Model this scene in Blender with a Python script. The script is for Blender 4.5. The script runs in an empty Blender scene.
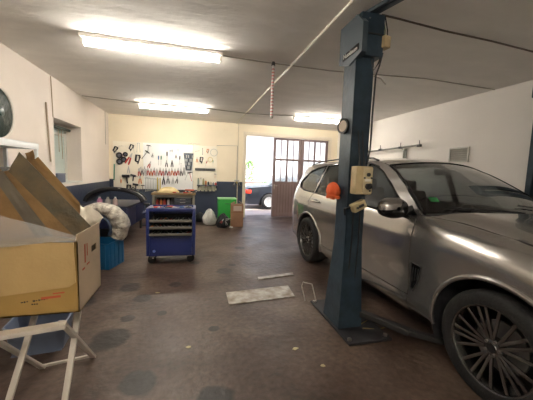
import bpy, bmesh, math, random
from mathutils import Vector, Matrix
from mathutils.geometry import delaunay_2d_cdt
from math import sin, cos, pi, sqrt, radians
CAMF, CAMY, CAMP, CAMR = 284.1382, .2561, -.0987, .0335
LAMP, SKYS, SUNE, EXPO = 14.0, .6, 12.0, 0.3
LAMP, SKYS, SUNE, EXPO = 17.0, .24, 3.8, 2.27
random.seed(7)
COL = bpy.context.scene.collection

# ------------------------------------------------------------------ materials
MATS = {}
def mat(name, col, rough=.6, metal=0., bump=0., bscale=30., var=0., vscale=4., coat=0., spec=.5, trans=0., alpha=1., emit=None, estr=0., ior=1.45, flake=0., vcol=None, stretch=None):
    if name in MATS: return MATS[name]
    m = bpy.data.materials.new(name); m.use_nodes = True
    nt = m.node_tree; b = nt.nodes['Principled BSDF']
    c = (*col, 1)
    b.inputs['Base Color'].default_value = c
    b.inputs['Roughness'].default_value = rough
    b.inputs['Metallic'].default_value = metal
    b.inputs['Coat Weight'].default_value = coat
    b.inputs['Specular IOR Level'].default_value = spec
    b.inputs['Transmission Weight'].default_value = trans
    b.inputs['Alpha'].default_value = alpha
    b.inputs['IOR'].default_value = ior
    if emit:
        b.inputs['Emission Color'].default_value = (*emit, 1); b.inputs['Emission Strength'].default_value = estr
    tc = nt.nodes.new('ShaderNodeTexCoord'); src = tc.outputs['Object']
    if stretch:
        mp = nt.nodes.new('ShaderNodeMapping'); mp.inputs['Scale'].default_value = stretch
        nt.links.new(src, mp.inputs['Vector']); src = mp.outputs['Vector']
    if var > 0:
        n = nt.nodes.new('ShaderNodeTexNoise'); n.inputs['Scale'].default_value = vscale; n.inputs['Detail'].default_value = 6
        nt.links.new(src, n.inputs['Vector'])
        r = nt.nodes.new('ShaderNodeValToRGB')
        r.color_ramp.elements[0].position = .32; r.color_ramp.elements[1].position = .68
        d = vcol if vcol else tuple(x*(1-var) for x in col)
        r.color_ramp.elements[0].color = (*d, 1); r.color_ramp.elements[1].color = c
        nt.links.new(n.outputs['Fac'], r.inputs['Fac']); nt.links.new(r.outputs['Color'], b.inputs['Base Color'])
    if bump > 0:
        n2 = nt.nodes.new('ShaderNodeTexNoise'); n2.inputs['Scale'].default_value = bscale; n2.inputs['Detail'].default_value = 5
        nt.links.new(src, n2.inputs['Vector'])
        bp = nt.nodes.new('ShaderNodeBump'); bp.inputs['Strength'].default_value = bump; bp.inputs['Distance'].default_value = .02
        nt.links.new(n2.outputs['Fac'], bp.inputs['Height']); nt.links.new(bp.outputs['Normal'], b.inputs['Normal'])
    MATS[name] = m
    return m

def wall_mat(name, top, paint, zline, ymin=None, xmin=None):
    """Wall plaster with a painted dado below zline (paint really on the wall)."""
    m = mat(name, top, .75, bump=.25, bscale=9, var=.08, vscale=1.3)
    nt = m.node_tree; b = nt.nodes['Principled BSDF']
    link = b.inputs['Base Color'].links[0].from_socket
    g = nt.nodes.new('ShaderNodeNewGeometry'); s = nt.nodes.new('ShaderNodeSeparateXYZ'); nt.links.new(g.outputs['Position'], s.inputs[0])
    def cmp(sock, op, v):
        k = nt.nodes.new('ShaderNodeMath'); k.operation = op; nt.links.new(sock, k.inputs[0]); k.inputs[1].default_value = v; return k.outputs[0]
    f = cmp(s.outputs['Z'], 'LESS_THAN', zline)
    mx = nt.nodes.new('ShaderNodeMix'); mx.data_type = 'RGBA'
    nt.links.new(f, mx.inputs['Factor']); nt.links.new(link, mx.inputs['A']); mx.inputs['B'].default_value = (*paint, 1)
    nt.links.new(mx.outputs['Result'], b.inputs['Base Color'])
    rr = nt.nodes.new('ShaderNodeMath'); rr.operation = 'MULTIPLY_ADD'; nt.links.new(f, rr.inputs[0]); rr.inputs[1].default_value = -.4; rr.inputs[2].default_value = .75
    nt.links.new(rr.outputs[0], b.inputs['Roughness'])
    return m

def floor_mat():
    m = mat('stained_concrete', (.135,.092,.068), .42, bump=.35, bscale=14)
    nt = m.node_tree; b = nt.nodes['Principled BSDF']
    tc = nt.nodes.new('ShaderNodeTexCoord')
    def noise(s, d=6, dist=0):
        n = nt.nodes.new('ShaderNodeTexNoise'); n.inputs['Scale'].default_value = s; n.inputs['Detail'].default_value = d; n.inputs['Distortion'].default_value = dist
        nt.links.new(tc.outputs['Object'], n.inputs['Vector']); return n.outputs['Fac']
    def ramp(sock, stops):
        r = nt.nodes.new('ShaderNodeValToRGB')
        while len(r.color_ramp.elements) < len(stops): r.color_ramp.elements.new(.5)
        for e, (p, c) in zip(r.color_ramp.elements, stops): e.position = p; e.color = (*c, 1)
        nt.links.new(sock, r.inputs['Fac']); return r.outputs['Color']
    base = ramp(noise(1.1, 8, .6), [(.28,(.034,.019,.014)), (.5,(.086,.056,.042)), (.72,(.160,.118,.093))])
    fine = ramp(noise(22, 8), [(.3,(.55,.52,.5)), (.7,(1.25,1.2,1.15))])
    mx = nt.nodes.new('ShaderNodeMix'); mx.data_type = 'RGBA'; mx.blend_type = 'MULTIPLY'; mx.inputs['Factor'].default_value = .8
    nt.links.new(base, mx.inputs['A']); nt.links.new(fine, mx.inputs['B'])
    out = mx.outputs['Result']
    # round oil stains at their own places on the slab
    g = nt.nodes.new('ShaderNodeNewGeometry')
    dn = nt.nodes.new('ShaderNodeTexNoise'); dn.inputs['Scale'].default_value = 6
    nt.links.new(g.outputs['Position'], dn.inputs['Vector'])
    for (x, y, r) in STAINS:
        d = nt.nodes.new('ShaderNodeVectorMath'); d.operation = 'DISTANCE'; nt.links.new(g.outputs['Position'], d.inputs[0]); d.inputs[1].default_value = (x, y, 0)
        a = nt.nodes.new('ShaderNodeMath'); a.operation = 'MULTIPLY_ADD'; nt.links.new(dn.outputs['Fac'], a.inputs[0]); a.inputs[1].default_value = r*.9; nt.links.new(d.outputs['Value'], a.inputs[2])
        mr = nt.nodes.new('ShaderNodeMapRange'); mr.inputs['From Min'].default_value = r*1.3; mr.inputs['From Max'].default_value = r*1.6
        mr.inputs['To Min'].default_value = .9; mr.inputs['To Max'].default_value = 0
        nt.links.new(a.outputs[0], mr.inputs['Value'])
        k = nt.nodes.new('ShaderNodeMix'); k.data_type = 'RGBA'; nt.links.new(mr.outputs['Result'], k.inputs['Factor'])
        nt.links.new(out, k.inputs['A']); k.inputs['B'].default_value = (.014,.010,.009,1); out = k.outputs['Result']
    nt.links.new(out, b.inputs['Base Color'])
    rg = nt.nodes.new('ShaderNodeMapRange'); nt.links.new(noise(2.3, 5), rg.inputs['Value']); rg.inputs['To Min'].default_value = .28; rg.inputs['To Max'].default_value = .62
    nt.links.new(rg.outputs['Result'], b.inputs['Roughness'])
    return m
STAINS = [(.48,4.15,.12),(-.69,2.6,.16),(-.2,3.75,.08),(.05,4.6,.07),(-.55,3.4,.1),(-.75,3.75,.13),(.9,5.4,.1),(-.35,2.0,.13),(.15,1.75,.12),(-.62,2.95,.07),(1.2,6.2,.12),(.2,2.6,.05),(-.3,3.0,.05),(-1.2,3.4,.16),(.62,4.4,.06)]

# ------------------------------------------------------------------ mesh builder
class MB:
    def __init__(s): s.v = []; s.f = []
    def add(s, vs, fs):
        o = len(s.v); s.v += [tuple(v) for v in vs]; s.f += [tuple(i+o for i in f) for f in fs]; return s
    def box(s, c, d, rot=None, bev=0., piv=None):
        bm = bmesh.new(); bmesh.ops.create_cube(bm, size=1)
        for v in bm.verts: v.co = Vector((v.co.x*d[0], v.co.y*d[1], v.co.z*d[2]))
        if bev: bmesh.ops.bevel(bm, geom=bm.edges[:], offset=min(bev, min(d)*.45), segments=2, affect='EDGES', profile=.6)
        M = rot if rot is not None else Matrix.Identity(3)
        if isinstance(rot, tuple):
            from mathutils import Euler
            M = Euler(rot).to_matrix()
        bm.verts.index_update()
        vs = [M @ v.co + Vector(c) for v in bm.verts]
        fs = [[v.index for v in f.verts] for f in bm.faces]
        bm.free(); return s.add(vs, fs)
    def beam(s, a, b, w, h, up=(0,0,1), bev=.003):
        a = Vector(a); b = Vector(b); z = (b-a); L = z.length; z.normalize()
        x = Vector(up).cross(z)
        if x.length < 1e-4: x = Vector((1,0,0))
        x.normalize(); y = z.cross(x)
        return s.box((a+b)/2, (w, h, L), Matrix((x, y, z)).transposed(), bev)
    def tube(s, pts, r, n=10, closed=False, cap=True, flat=1.0, up=(0,0,1)):
        pts = [Vector(p) for p in pts]; N = len(pts); vs = []; fs = []
        prev = None
        for i, p in enumerate(pts):
            if closed: t = pts[(i+1) % N]-pts[i-1]
            else: t = pts[min(i+1, N-1)]-pts[max(i-1, 0)]
            t.normalize()
            if prev is None:
                x = Vector(up).cross(t)
                if x.length < 1e-3: x = Vector((1,0,0)).cross(t)
            else:
                x = prev - t*prev.dot(t)
            x.normalize(); prev = x; y = t.cross(x)
            rr = r[i] if isinstance(r, (list, tuple)) else r
            for k in range(n):
                a = 2*pi*k/n; vs.append(p + x*cos(a)*rr + y*sin(a)*rr*flat)
        M = N if closed else N-1
        for i in range(M):
            for k in range(n):
                j = (i+1) % N
                fs.append((i*n+k, i*n+(k+1) % n, j*n+(k+1) % n, j*n+k))
        if cap and not closed: fs += [tuple(range(n))[::-1], tuple((N-1)*n+k for k in range(n))]
        return s.add(vs, fs)
    def lathe(s, prof, c=(0,0,0), axis=(0,0,1), n=32, close=False):
        z = Vector(axis).normalized(); x = z.orthogonal().normalized(); y = z.cross(x); c = Vector(c)
        vs = []; fs = []
        for (r, h) in prof:
            for k in range(n):
                a = 2*pi*k/n; vs.append(c + z*h + (x*cos(a)+y*sin(a))*r)
        m = len(prof)
        for i in range(m if close else m-1):
            j = (i+1) % m
            for k in range(n): fs.append((i*n+k, i*n+(k+1) % n, j*n+(k+1) % n, j*n+k))
        return s.add(vs, fs)
    def cyl(s, a, b, r, n=16, r2=None):
        a = Vector(a); b = Vector(b); L = (b-a).length
        return s.lathe([(0,0),(r,0),(r if r2 is None else r2,L),(0,L)], a, b-a, n)
    def ball(s, c, r, n=16, m=10, sc=(1,1,1), jit=0):
        vs = []; fs = []; c = Vector(c)
        for i in range(m+1):
            t = pi*i/m
            for k in range(n):
                a = 2*pi*k/n; q = 1+(random.uniform(-jit, jit) if 0 < i < m else 0)
                vs.append(c + Vector((sin(t)*cos(a)*r*sc[0]*q, sin(t)*sin(a)*r*sc[1]*q, cos(t)*r*sc[2]*q)))
        for i in range(m):
            for k in range(n): fs.append((i*n+k, (i+1)*n+k, (i+1)*n+(k+1) % n, i*n+(k+1) % n))
        return s.add(vs, fs)
    def prism(s, poly, o, ax, ay, ext):
        """polygon poly (2D) placed at o with axes ax, ay, extruded by vector ext"""
        o = Vector(o); ax = Vector(ax); ay = Vector(ay); e = Vector(ext); n = len(poly)
        vs = [o+ax*p[0]+ay*p[1] for p in poly]; vs += [v+e for v in vs]
        fs = [tuple(range(n))[::-1], tuple(range(n, 2*n))]+[(i, (i+1) % n, n+(i+1) % n, n+i) for i in range(n)]
        return s.add(vs, fs)
    def grid(s, fn, us, vs_, close_u=False):
        V = [fn(u, v) for u in us for v in vs_]; nu = len(us); nv = len(vs_); F = []
        for i in range(nu if close_u else nu-1):
            j = (i+1) % nu
            for k in range(nv-1): F.append((i*nv+k, j*nv+k, j*nv+k+1, i*nv+k+1))
        return s.add(V, F)
    def build(s, name, m, parent=None, angle=35, loc=None, rot=None, solid=0, off=-1, out=None):
        me = bpy.data.meshes.new(name); me.from_pydata(s.v, [], s.f)
        bm = bmesh.new(); bm.from_mesh(me)
        bmesh.ops.remove_doubles(bm, verts=bm.verts, dist=1e-5)
        bmesh.ops.dissolve_degenerate(bm, edges=bm.edges, dist=1e-6)
        bmesh.ops.recalc_face_normals(bm, faces=bm.faces)
        if solid:
            q = Vector((0,-1.4,.75)) if out is None else Vector(out)
            if sum(f.normal.dot(f.calc_center_median()-q)*f.calc_area() for f in bm.faces) < 0: bmesh.ops.reverse_faces(bm, faces=bm.faces)
        bm.to_mesh(me); bm.free()
        for p in me.polygons: p.use_smooth = True
        me.set_sharp_from_angle(angle=radians(angle))
        if solid:
            cnt = {}
            for p in me.polygons:
                for e in p.edge_keys: cnt[e] = cnt.get(e, 0)+1
            at = me.attributes.get('sharp_edge') or me.attributes.new('sharp_edge', 'BOOLEAN', 'EDGE')
            for e in me.edges:
                if cnt.get(tuple(sorted(e.vertices)), 0) == 1: at.data[e.index].value = True
        me.materials.append(m)
        o = bpy.data.objects.new(name, me); COL.objects.link(o)
        if parent: o.parent = parent
        if loc: o.location = loc
        if rot: o.rotation_euler = rot
        if solid:
            q = o.modifiers.new('thickness', 'SOLIDIFY'); q.thickness = solid; q.offset = off
        return o

def rng(a, b, n): return [a+(b-a)*i/n for i in range(n+1)]
def empty(name, loc=(0,0,0), rz=0):
    o = bpy.data.objects.new(name, None); COL.objects.link(o); o.location = loc; o.rotation_euler = (0,0,rz); o.empty_display_size = .1; return o
def tag(o, label=None, cat=None, group=None, kind=None):
    if label: o['label'] = label
    if cat: o['category'] = cat
    if group: o['group'] = group
    if kind: o['kind'] = kind
    return o
def struct(name, mb, m, **k):
    o = mb.build(name, m, **k); o['kind'] = 'structure'; return o
def copy_tree(o, parent=None):
    c = o.copy(); COL.objects.link(c)
    if parent: c.parent = parent
    for ch in list(o.children): copy_tree(ch, c)
    return c
def stroke(pts, w):   # thin outline polygon helper for 2D marks
    return pts
TEXTS = []
def text_mesh(name, txt, size, m, parent, M, extrude=.0008, sx=1.):
    cu = bpy.data.curves.new(name, 'FONT'); cu.body = txt; cu.size = size; cu.extrude = extrude; cu.align_x = 'CENTER'; cu.align_y = 'CENTER'
    to = bpy.data.objects.new(name, cu); COL.objects.link(to)
    dg = bpy.context.evaluated_depsgraph_get(); me = bpy.data.meshes.new_from_object(to.evaluated_get(dg))
    bpy.data.objects.remove(to); bpy.data.curves.remove(cu)
    for v in me.vertices: v.co = M @ Vector((v.co.x*sx, v.co.y, v.co.z))
    me.materials.clear(); me.materials.append(m)
    o = bpy.data.objects.new(name, me); COL.objects.link(o); o.parent = parent
    return o
# ------------------------------------------------------------------ the room
XL, XR, YB, YF, H = -2.315, 4.845, 9.056, -1.6, 2.982
cream = (.78,.66,.50); NAVY = (.040,.052,.085)
m_wl = wall_mat('plaster_left', (.86,.77,.69), NAVY, 1.10)
m_wb = wall_mat('plaster_back', (.86,.76,.58), NAVY, 1.15)
m_wr = mat('plaster_right', (.86,.82,.77), .8, bump=.3, bscale=7, var=.06, vscale=1.2)
m_ceil = mat('plaster_ceiling', (.90,.865,.81), .85, bump=.6, bscale=3.2, var=.09, vscale=1.6, stretch=(1,2.2,1))
m_floor = floor_mat()
# floor reaches to the door threshold
b = MB(); b.box(((XL+XR)/2-.2, (YF+YB+.25)/2, -.1), (XR-XL+1.0, YB+.25-YF+.4, .2)); struct('floor', b, m_floor)
b = MB(); b.box(((XL+XR)/2, (YF+YB)/2, H+.1), (XR-XL+.9, YB-YF+.6, .2)); struct('ceiling', b, m_ceil)
# left wall with window recess y 5.74..6.98  z 1.18..2.31
wy0, wy1, wz0, wz1 = 5.74, 6.98, 1.15, 2.31
b = MB(); T = .42
b.box((XL-T/2, (YF-.2+wy0)/2, H/2), (T, wy0-YF+.2, H)); b.box((XL-T/2, (wy1+YB)/2, H/2), (T, YB-wy1, H))
b.box((XL-T/2, (wy0+wy1)/2, wz0/2), (T, wy1-wy0, wz0)); b.box((XL-T/2, (wy0+wy1)/2, (wz1+H)/2), (T, wy1-wy0, H-wz1))
struct('wall_left', b, m_wl)
# back wall with door opening x 1.64..4.52 z ..2.65
dx0, dx1, dz1 = 1.64, 4.52, 2.65
b = MB(); TB = .24
b.box(((XL-.42+dx0)/2, YB+TB/2, H/2), (dx0-XL+.42, TB, H)); b.box(((dx1+XR+.2)/2, YB+TB/2, H/2), (XR+.2-dx1, TB, H))
b.box(((dx0+dx1)/2, YB+TB/2, (dz1+H)/2), (dx1-dx0, TB, H-dz1))
struct('wall_back', b, m_wb)
b = MB(); b.box((XR+.1, (YF+YB)/2, H/2), (.2, YB-YF+.4, H)); struct('wall_right', b, m_wr)
b = MB(); b.box(((XL+XR)/2, YF-.1, H/2), (XR-XL, .2, H)); struct('wall_front', b, m_wr)
# window in the recess
m_wframe = mat('white_window_paint', (.72,.70,.64), .45)
m_frost = mat('frosted_glass', (.60,.66,.60), .45, trans=.22, bump=.2, bscale=60)
m_glass = mat('clear_glass', (.95,.97,.97), .03, trans=1, ior=1.45)
xw = XL-.30
b = MB()
for y in (wy0+.03, (wy0+wy1)/2, wy1-.03): b.box((xw, y, (wz0+wz1)/2), (.05, .06, wz1-wz0), bev=.004)
for z in (wz0+.03, wz1-.03, wz1-.2): b.box((xw+.002, (wy0+wy1)/2, z), (.05, wy1-wy0, .05), bev=.004)
w = struct('window_1', b, m_wframe)
b = MB(); b.box((xw-.005, (wy0+wy1)/2, (wz0+wz1)/2), (.008, wy1-wy0-.04, wz1-wz0-.04)); b.build('pane', m_frost, w)
b = MB(); b.box((XL-.14, (wy0+wy1)/2, wz0+.012), (.30, wy1-wy0, .024), bev=.004); b.build('window_sill', m_wframe, w)
b = MB(); b.cyl((xw+.09, wy0+.02, wz1-.09), (xw+.09, wy1-.02, wz1-.09), .028, 14); b.build('blind_roller', mat('dark_green_blind', (.05,.07,.055), .5), w)
b = MB(); b.tube([(xw+.1, 6.55, wz1-.1), (xw+.1, 6.56, 1.9), (xw+.1, 6.57, 1.62)], .006, 6); b.tube([(xw+.1, 6.42, wz1-.1), (xw+.1, 6.43, 1.75)], .006, 6); b.build('pull_cord', mat('cord_beige', (.42,.33,.20), .8), w)
# double door: two panelled leaves with a 2 x 4 grid of panes each
m_door = mat('brown_door_paint', (.215,.15,.14), .5, bump=.15, bscale=40, var=.2, vscale=3)
m_pane = mat('milky_door_glass', (.93,.95,.95), .25, trans=.9)
def door_leaf(n, x0, x1):
    y = YB+.05; zr, zm, zt = 1.13, 1.92, 2.62; zb = .012
    b = MB(); W = x1-x0
    for x in (x0+.045, x1-.045): b.box((x, y, (zb+zt)/2), (.09, .05, zt-zb), bev=.004)
    b.box(((x0+x1)/2, y, (zb+zr)/2), (W-.18, .036, zr-zb))
    k = 0
    for z in (zt-.03, zm, zr+.03, zb+.09): b.box(((x0+x1)/2, y, z), (W-.17, .052, .07), bev=.004)
    xm = (x0+x1)/2
    b.box((xm, y, (zr+zt)/2), (.06, .05, zt-zr), bev=.004)
    o = struct('door_%d' % n, b, m_door)
    g = MB()
    for c in (x0+.09, xm+.03):
        w2 = (W/2-.12)
        g.box((c+w2/2, y, (zr+zt)/2), (.028, .03, zt-zr-.04))
    g.build('glazing_bar', m_door, o)
    g = MB()
    for i in range(1, 8): g.box((x0+.09+(W-.18)*i/8, y-.019, (zb+zr)/2), (.008, .006, zr-zb-.05))
    g.build('plank_joint', mat('door_groove', (.05,.03,.027), .7), o)
    g = MB(); g.box((xm, y, (zr+zt)/2), (W-.1, .006, zt-zr)); g.build('pane', m_pane, o)
    g = MB(); g.box((x0+.06, y-.034, 1.02), (.03, .012, .16), bev=.003); g.tube([(x0+.06, y-.035, 1.05), (x0+.06, y-.08, 1.05), (x0+.16, y-.08, 1.05)], .009, 8); g.build('door_handle', mat('worn_steel', (.45,.43,.40), .35, 1), o)
    return o
door_leaf(1, 2.56, 3.535); door_leaf(2, 3.545, 4.51)
b = MB()
b.box((1.60, YB-.012, dz1/2+.02), (.10, .024, dz1+.04), bev=.004); b.box((4.56, YB-.012, dz1/2+.02), (.10, .024, dz1+.04), bev=.004)
b.box((3.08, YB-.0125, dz1+.045), (3.06, .025, .09), bev=.004)
struct('trim_1', b, mat('cream_trim', (.74,.66,.52), .6))
# shallow downstand at the head of the wall left of the door bay
b = MB(); b.box((1.385, YB-.012, H/2), (.022, .024, H)); struct('trim_2', b, mat('cream_pipe_paint', (.62,.54,.40), .6))

# ------------------------------------------------------------------ fixed services on walls and ceiling
m_white = mat('lamp_white', (.82,.80,.74), .4)
m_tube = mat('fluorescent_tube', (1,1,1), .5, emit=(1,.94,.84), estr=LAMP)
m_diff = mat('lamp_end_cap', (.75,.72,.65), .4)
def lamp():
    r = empty('ceiling_light')
    b = MB(); b.box((0,0,-.022), (1.60,.125,.044), bev=.006); b.build('housing', m_white, r)
    b = MB(); b.tube([(-.755,0,-.080),(.755,0,-.080)], .036, 16); b.build('tube', m_tube, r)
    for sx in (-1, 1):
        b = MB(); b.box((sx*.775,0,-.068), (.04,.07,.075), bev=.005); b.build('socket', m_diff, r)
    return r
L0 = lamp(); spots = [((-.445,3.82,H),'long fluorescent ceiling light nearest the camera, before the hanging striped tube'),
 ((-.425,7.21,H),'fluorescent ceiling light in front of the tool board'),
 ((3.33,7.17,H),'fluorescent ceiling light in front of the brown door, partly behind the blue post'),
 ((-.44,-.75,H),'fluorescent ceiling light added out of view above the camera')]  # last light is unseen, added to light the box front from the camera side
for i, (p, lb) in enumerate(spots):
    o = L0 if i == 0 else copy_tree(L0); o.location = p; tag(o, lb, 'ceiling light', 'fluorescent ceiling lights')
# conduit on ceiling running to the back wall
m_cond = mat('cream_conduit', (.74,.68,.56), .45)
b = MB(); b.tube([(1.30,-1.5,H-.016),(1.30,YB-.03,H-.016)], .014, 8); b.build('ceiling_conduit', m_cond)
tag(bpy.data.objects['ceiling_conduit'], 'thin cream conduit pipe running along the ceiling to the back wall', 'conduit')
def wire(name, pts, r, m, lb, cat='cable', group=None):
    b = MB(); b.tube(pts, r, 6); o = b.build(name, m); tag(o, lb, cat, group); return o
m_wire = mat('grey_cable', (.36,.33,.28), .6); m_blk = mat('black_rubber', (.018,.018,.019), .55)
wire('ceiling_cable', [(.36,3.86,H-.012),(.9,3.88,H-.014),(1.9,3.88,H-.012),(3.4,3.7,H-.01),(4.8,3.75,H-.012)], .008, m_wire, 'thin grey cable clipped to the ceiling right of the nearest light')
wire('ceiling_cable', [(XL+.03,7.0,H-.01),(-1.24,7.18,H-.012)], .008, m_wire, 'thin grey cable along the ceiling left of the light by the tool board')
wire('ceiling_cable', [(.38,7.2,H-.01),(1.3,7.25,H-.035),(2.5,7.18,H-.012)], .008, m_wire, 'thin grey cable between the two rear ceiling lights')
wire('wall_cable', [(XL+.008,5.68,H-.01),(XL+.008,5.70,2.6),(XL+.008,5.71,2.30)], .007, mat('cable_tan', (.45,.34,.22), .6), 'thin tan cable running down the left wall to the window corner')
wire('wall_conduit', [(XL+.014,5.47,2.50),(XL+.014,5.50,2.1),(XL+.014,5.55,1.55)], .014, mat('pipe_tan', (.38,.29,.20), .5), 'short tan pipe on the left wall beside the window', 'pipe')
wire('wall_conduit', [(XL+.012,8.72,2.98),(XL+.012,8.72,2.1)][::-1], .006, m_wire, 'thin wire in the rear left corner of the room', 'wire')
bx = MB()
bx.tube([(.715,YB-.012,2.262),(1.362,YB-.012,2.285),(1.362,YB-.012,1.16)], .009, 6); o = bx.build('wall_conduit', m_wire)
tag(o, 'thin grey conduit bent around the blank wall between tool board and doorway', 'conduit')
# striped tube hanging from ceiling
r = tag(empty('striped_measuring_tube', (1.045,3.87,H)), 'red and white striped tube hanging from the ceiling near the nearest light', 'hanging tube')
b = MB(); b.cyl((0,0,-.72),(0,0,-.05),.018,14); o = b.build('tube', mat('tube_white', (.82,.78,.74), .4), r)
b = MB()
for i in range(15):
    b = MB(); b.lathe([(.0185,-.09-i*.043),(.0200,-.092-i*.043),(.0200,-.106-i*.043),(.0185,-.108-i*.043)], n=14); b.build('stripe', mat('stripe_red', (.60,.22,.20), .5), r)
b = MB(); b.cyl((0,0,-.745),(0,0,-.72),.022,12); b.build('end_plug', m_wire, r)
b = MB(); b.cyl((0,0,-.05),(0,0,0),.028,10,.02); b.build('bracket', mat('dark_steel', (.06,.06,.06), .5, .6), r)
# right wall: steam pipe rail with hooks and a vent
m_steel = mat('worn_steel', (.45,.43,.40), .35, 1)
m_dk = mat('dark_steel', (.06,.06,.06), .5, .6)
r = tag(empty('wall_rail', (XR,6.3,0)), 'long grey pipe rail on brackets on the right wall above the car', 'wall rail')
b = MB(); b.tube([(-.10,1.9,2.13),(-.10,-1.10,2.19)], .020, 10); b.build('pipe', mat('grey_rail_paint', (.20,.20,.18), .5, .4), r)
for y in (1.0, -.58):
    b = MB(); b.beam((-.06,y,2.14),(-.06,y,1.80),.035,.02); b.box((-.05,y,2.13),(.10,.035,.03)); b.box((-.006,y,1.97),(.012,.06,.36)); b.build('bracket', mat('grey_rail_paint', (.2,.2,.18)), r)
for y in (.85,.25,-.5,-1.08):
    b = MB(); b.box((-.10,y,2.175),(.06,.09,.05), bev=.008); b.cyl((-.1,y,2.19),(-.1,y,2.29),.008,8); b.build('clamp', m_dk, r)
r = tag(empty('wall_vent', (XR,4.32,1.94)), 'grey louvred vent panel on the right wall above the car bonnet', 'vent')
b = MB(); 
for s in (-1,1): b.box((-.015,s*.19,0),(.03,.02,.27)); b.box((-.015,0,s*.125),(.03,.40,.02))
b.build('frame', mat('vent_grey', (.50,.49,.45), .5, .3), r)
for i in range(6):
    b = MB(); b.box((-.015,0,-.10+i*.040),(.006,.37,.040),(0,radians(-38),0)); b.build('louvre', mat('vent_grey', (.5,.49,.45)), r)
# ------------------------------------------------------------------ the SUV  (local: +y = rearwards, -y = front, origin on floor under the rear axle)
m_paint = mat('warm_silver_paint', (.47,.45,.43), .26, .85, coat=1., bump=0)
m_paint.node_tree.nodes['Principled BSDF'].inputs['Coat Roughness'].default_value = .04
m_trimb = mat('gloss_black_trim', (.012,.012,.013), .15)
m_satin = mat('satin_black_plastic', (.03,.03,.032), .5)
m_tint = mat('tinted_side_glass', (.30,.33,.34), .02, trans=.9, ior=1.5)
m_wind = mat('windscreen_glass', (.93,.96,.95), .02, trans=1, ior=1.45)
m_rim = mat('polished_rim', (.30,.295,.29), .25, 1.)
m_tyre = mat('tyre_rubber', (.012,.0115,.0115), .7, bump=.3, bscale=60)
m_chrome = mat('chrome', (.8,.8,.8), .08, 1)
m_int = mat('black_leather', (.028,.027,.028), .5)
m_red = mat('red_lens', (.35,.01,.01), .12, coat=1)
m_lens = mat('clear_lens', (.9,.9,.9), .05, trans=1)
suv = empty('parked_car', (2.832, 4.43, 0), radians(0.75)); suv.scale = (1, 1.04, 1)
tag(suv, 'large silver SUV standing behind the blue lift post', 'car')
WB = 2.95; RU, FU = 0.0, WB      # u = distance forward of rear axle
def ss(a, b, x):
    t = max(0, min(1, (x-a)/(b-a))); return t*t*(3-2*t)
def interp(tab, x):
    if x <= tab[0][0]: return tab[0][1]
    for (a, p), (c, q) in zip(tab, tab[1:]):
        if x <= c:
            t = (x-a)/(c-a); return p+(q-p)*(t*t*(3-2*t)*.5+t*.5)
    return tab[-1][1]
WU = [(-1.06,.78),(-.95,.86),(-.75,.915),(-.45,.945),(0,.955),(.6,.945),(1.5,.94),(2.2,.945),(2.95,.962),(3.3,.945),(3.55,.89),(3.72,.80),(3.85,.70)]
ZC = [(2.2,1.165),(2.5,1.150),(2.95,1.105),(3.3,1.04),(3.55,.95),(3.72,.86),(3.85,.78)]
def zc(u): return interp(ZC, u)
def Wcab(u, z):
    w = interp(WU, u)
    d = interp([(.22,.085),(.30,.03),(.36,.012),(.47,.02),(.56,.022),(.70,.004),(.80,0),(.93,.002),(.975,.004),(1.0,.016),(1.08,.030),(1.14,.052),(1.18,.072),(1.30,.125),(1.45,.195),(1.60,.275),(1.68,.330),(1.72,.37)], z)
    return w-d
def Wfen(u, z):
    w = interp(WU, u); c = zc(u); k = c-.20
    lo = interp([(.22,.07),(.30,.03),(.40,.006),(.60,0),(.80,0)], z)
    if z <= k: return w-lo
    t = min(1, (z-k)/(c-k)); return w-lo-.17*(1-sqrt(max(0, 1-t*t)))
def W(u, z):
    t = ss(2.215, 2.60, u)
    return Wcab(u, z)*(1-t)+Wfen(u, z)*t if t > 0 else Wcab(u, z)
def lp(u, v, z): return (v, -u, z)

def side_panel(name, outer, holes, m, side, parent, extra=(), off=0., step=.045, solid=.018):
    def dens(poly):
        out = []
        for a, b_ in zip(poly, poly[1:]+poly[:1]):
            n = max(1, int(math.hypot(a[0]-b_[0], a[1]-b_[1])/step))
            for i in range(n): out.append((a[0]+(b_[0]-a[0])*i/n, a[1]+(b_[1]-a[1])*i/n))
        return out
    polys = [dens(outer)]+[dens(h) for h in holes]
    vs = []; es = []
    for p in polys:
        o = len(vs); vs += [Vector(q) for q in p]; es += [(o+i, o+(i+1) % len(p)) for i in range(len(p))]
    def inside(poly, x, y):
        c = False; n = len(poly)
        for i in range(n):
            x1, y1 = poly[i]; x2, y2 = poly[(i+1) % n]
            if (y1 > y) != (y2 > y) and x < (x2-x1)*(y-y1)/(y2-y1)+x1: c = not c
        return c
    us = [q[0] for q in outer]; zs = [q[1] for q in outer]
    zrows = [min(zs)+step*.8*i for i in range(int((max(zs)-min(zs))/(step*.8))+2)]
    ux = min(us)+step/2
    while ux < max(us):
        zl = list(zrows)
        if ux > 2.3: zl += [zc(ux)-e for e in (.003,.008,.016,.026,.04,.06)]
        for z in zl:
            if inside(outer, ux, z) and not any(inside(h, ux, z) for h in holes):
                if min((Vector((ux, z))-v).length for v in vs[:sum(len(p) for p in polys)]) > (.006 if ux > 2.3 and z > zc(ux)-.07 else step*.35): vs.append(Vector((ux, z)))
        ux += step
    r = delaunay_2d_cdt(vs, es, [], 0, 1e-7)
    V, F = r[0], r[2]; F2 = []
    for f in F:
        cx = sum(V[i][0] for i in f)/len(f); cz = sum(V[i][1] for i in f)/len(f)
        if inside(polys[0], cx, cz) and not any(inside(h, cx, cz) for h in polys[1:]): F2.append(tuple(f))
    b = MB(); b.add([lp(v[0], side*(W(v[0], v[1])+off), v[1]) for v in V], F2)
    return b.build(name, m, parent, angle=50, solid=solid, off=-1 if side > 0 else -1)
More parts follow.
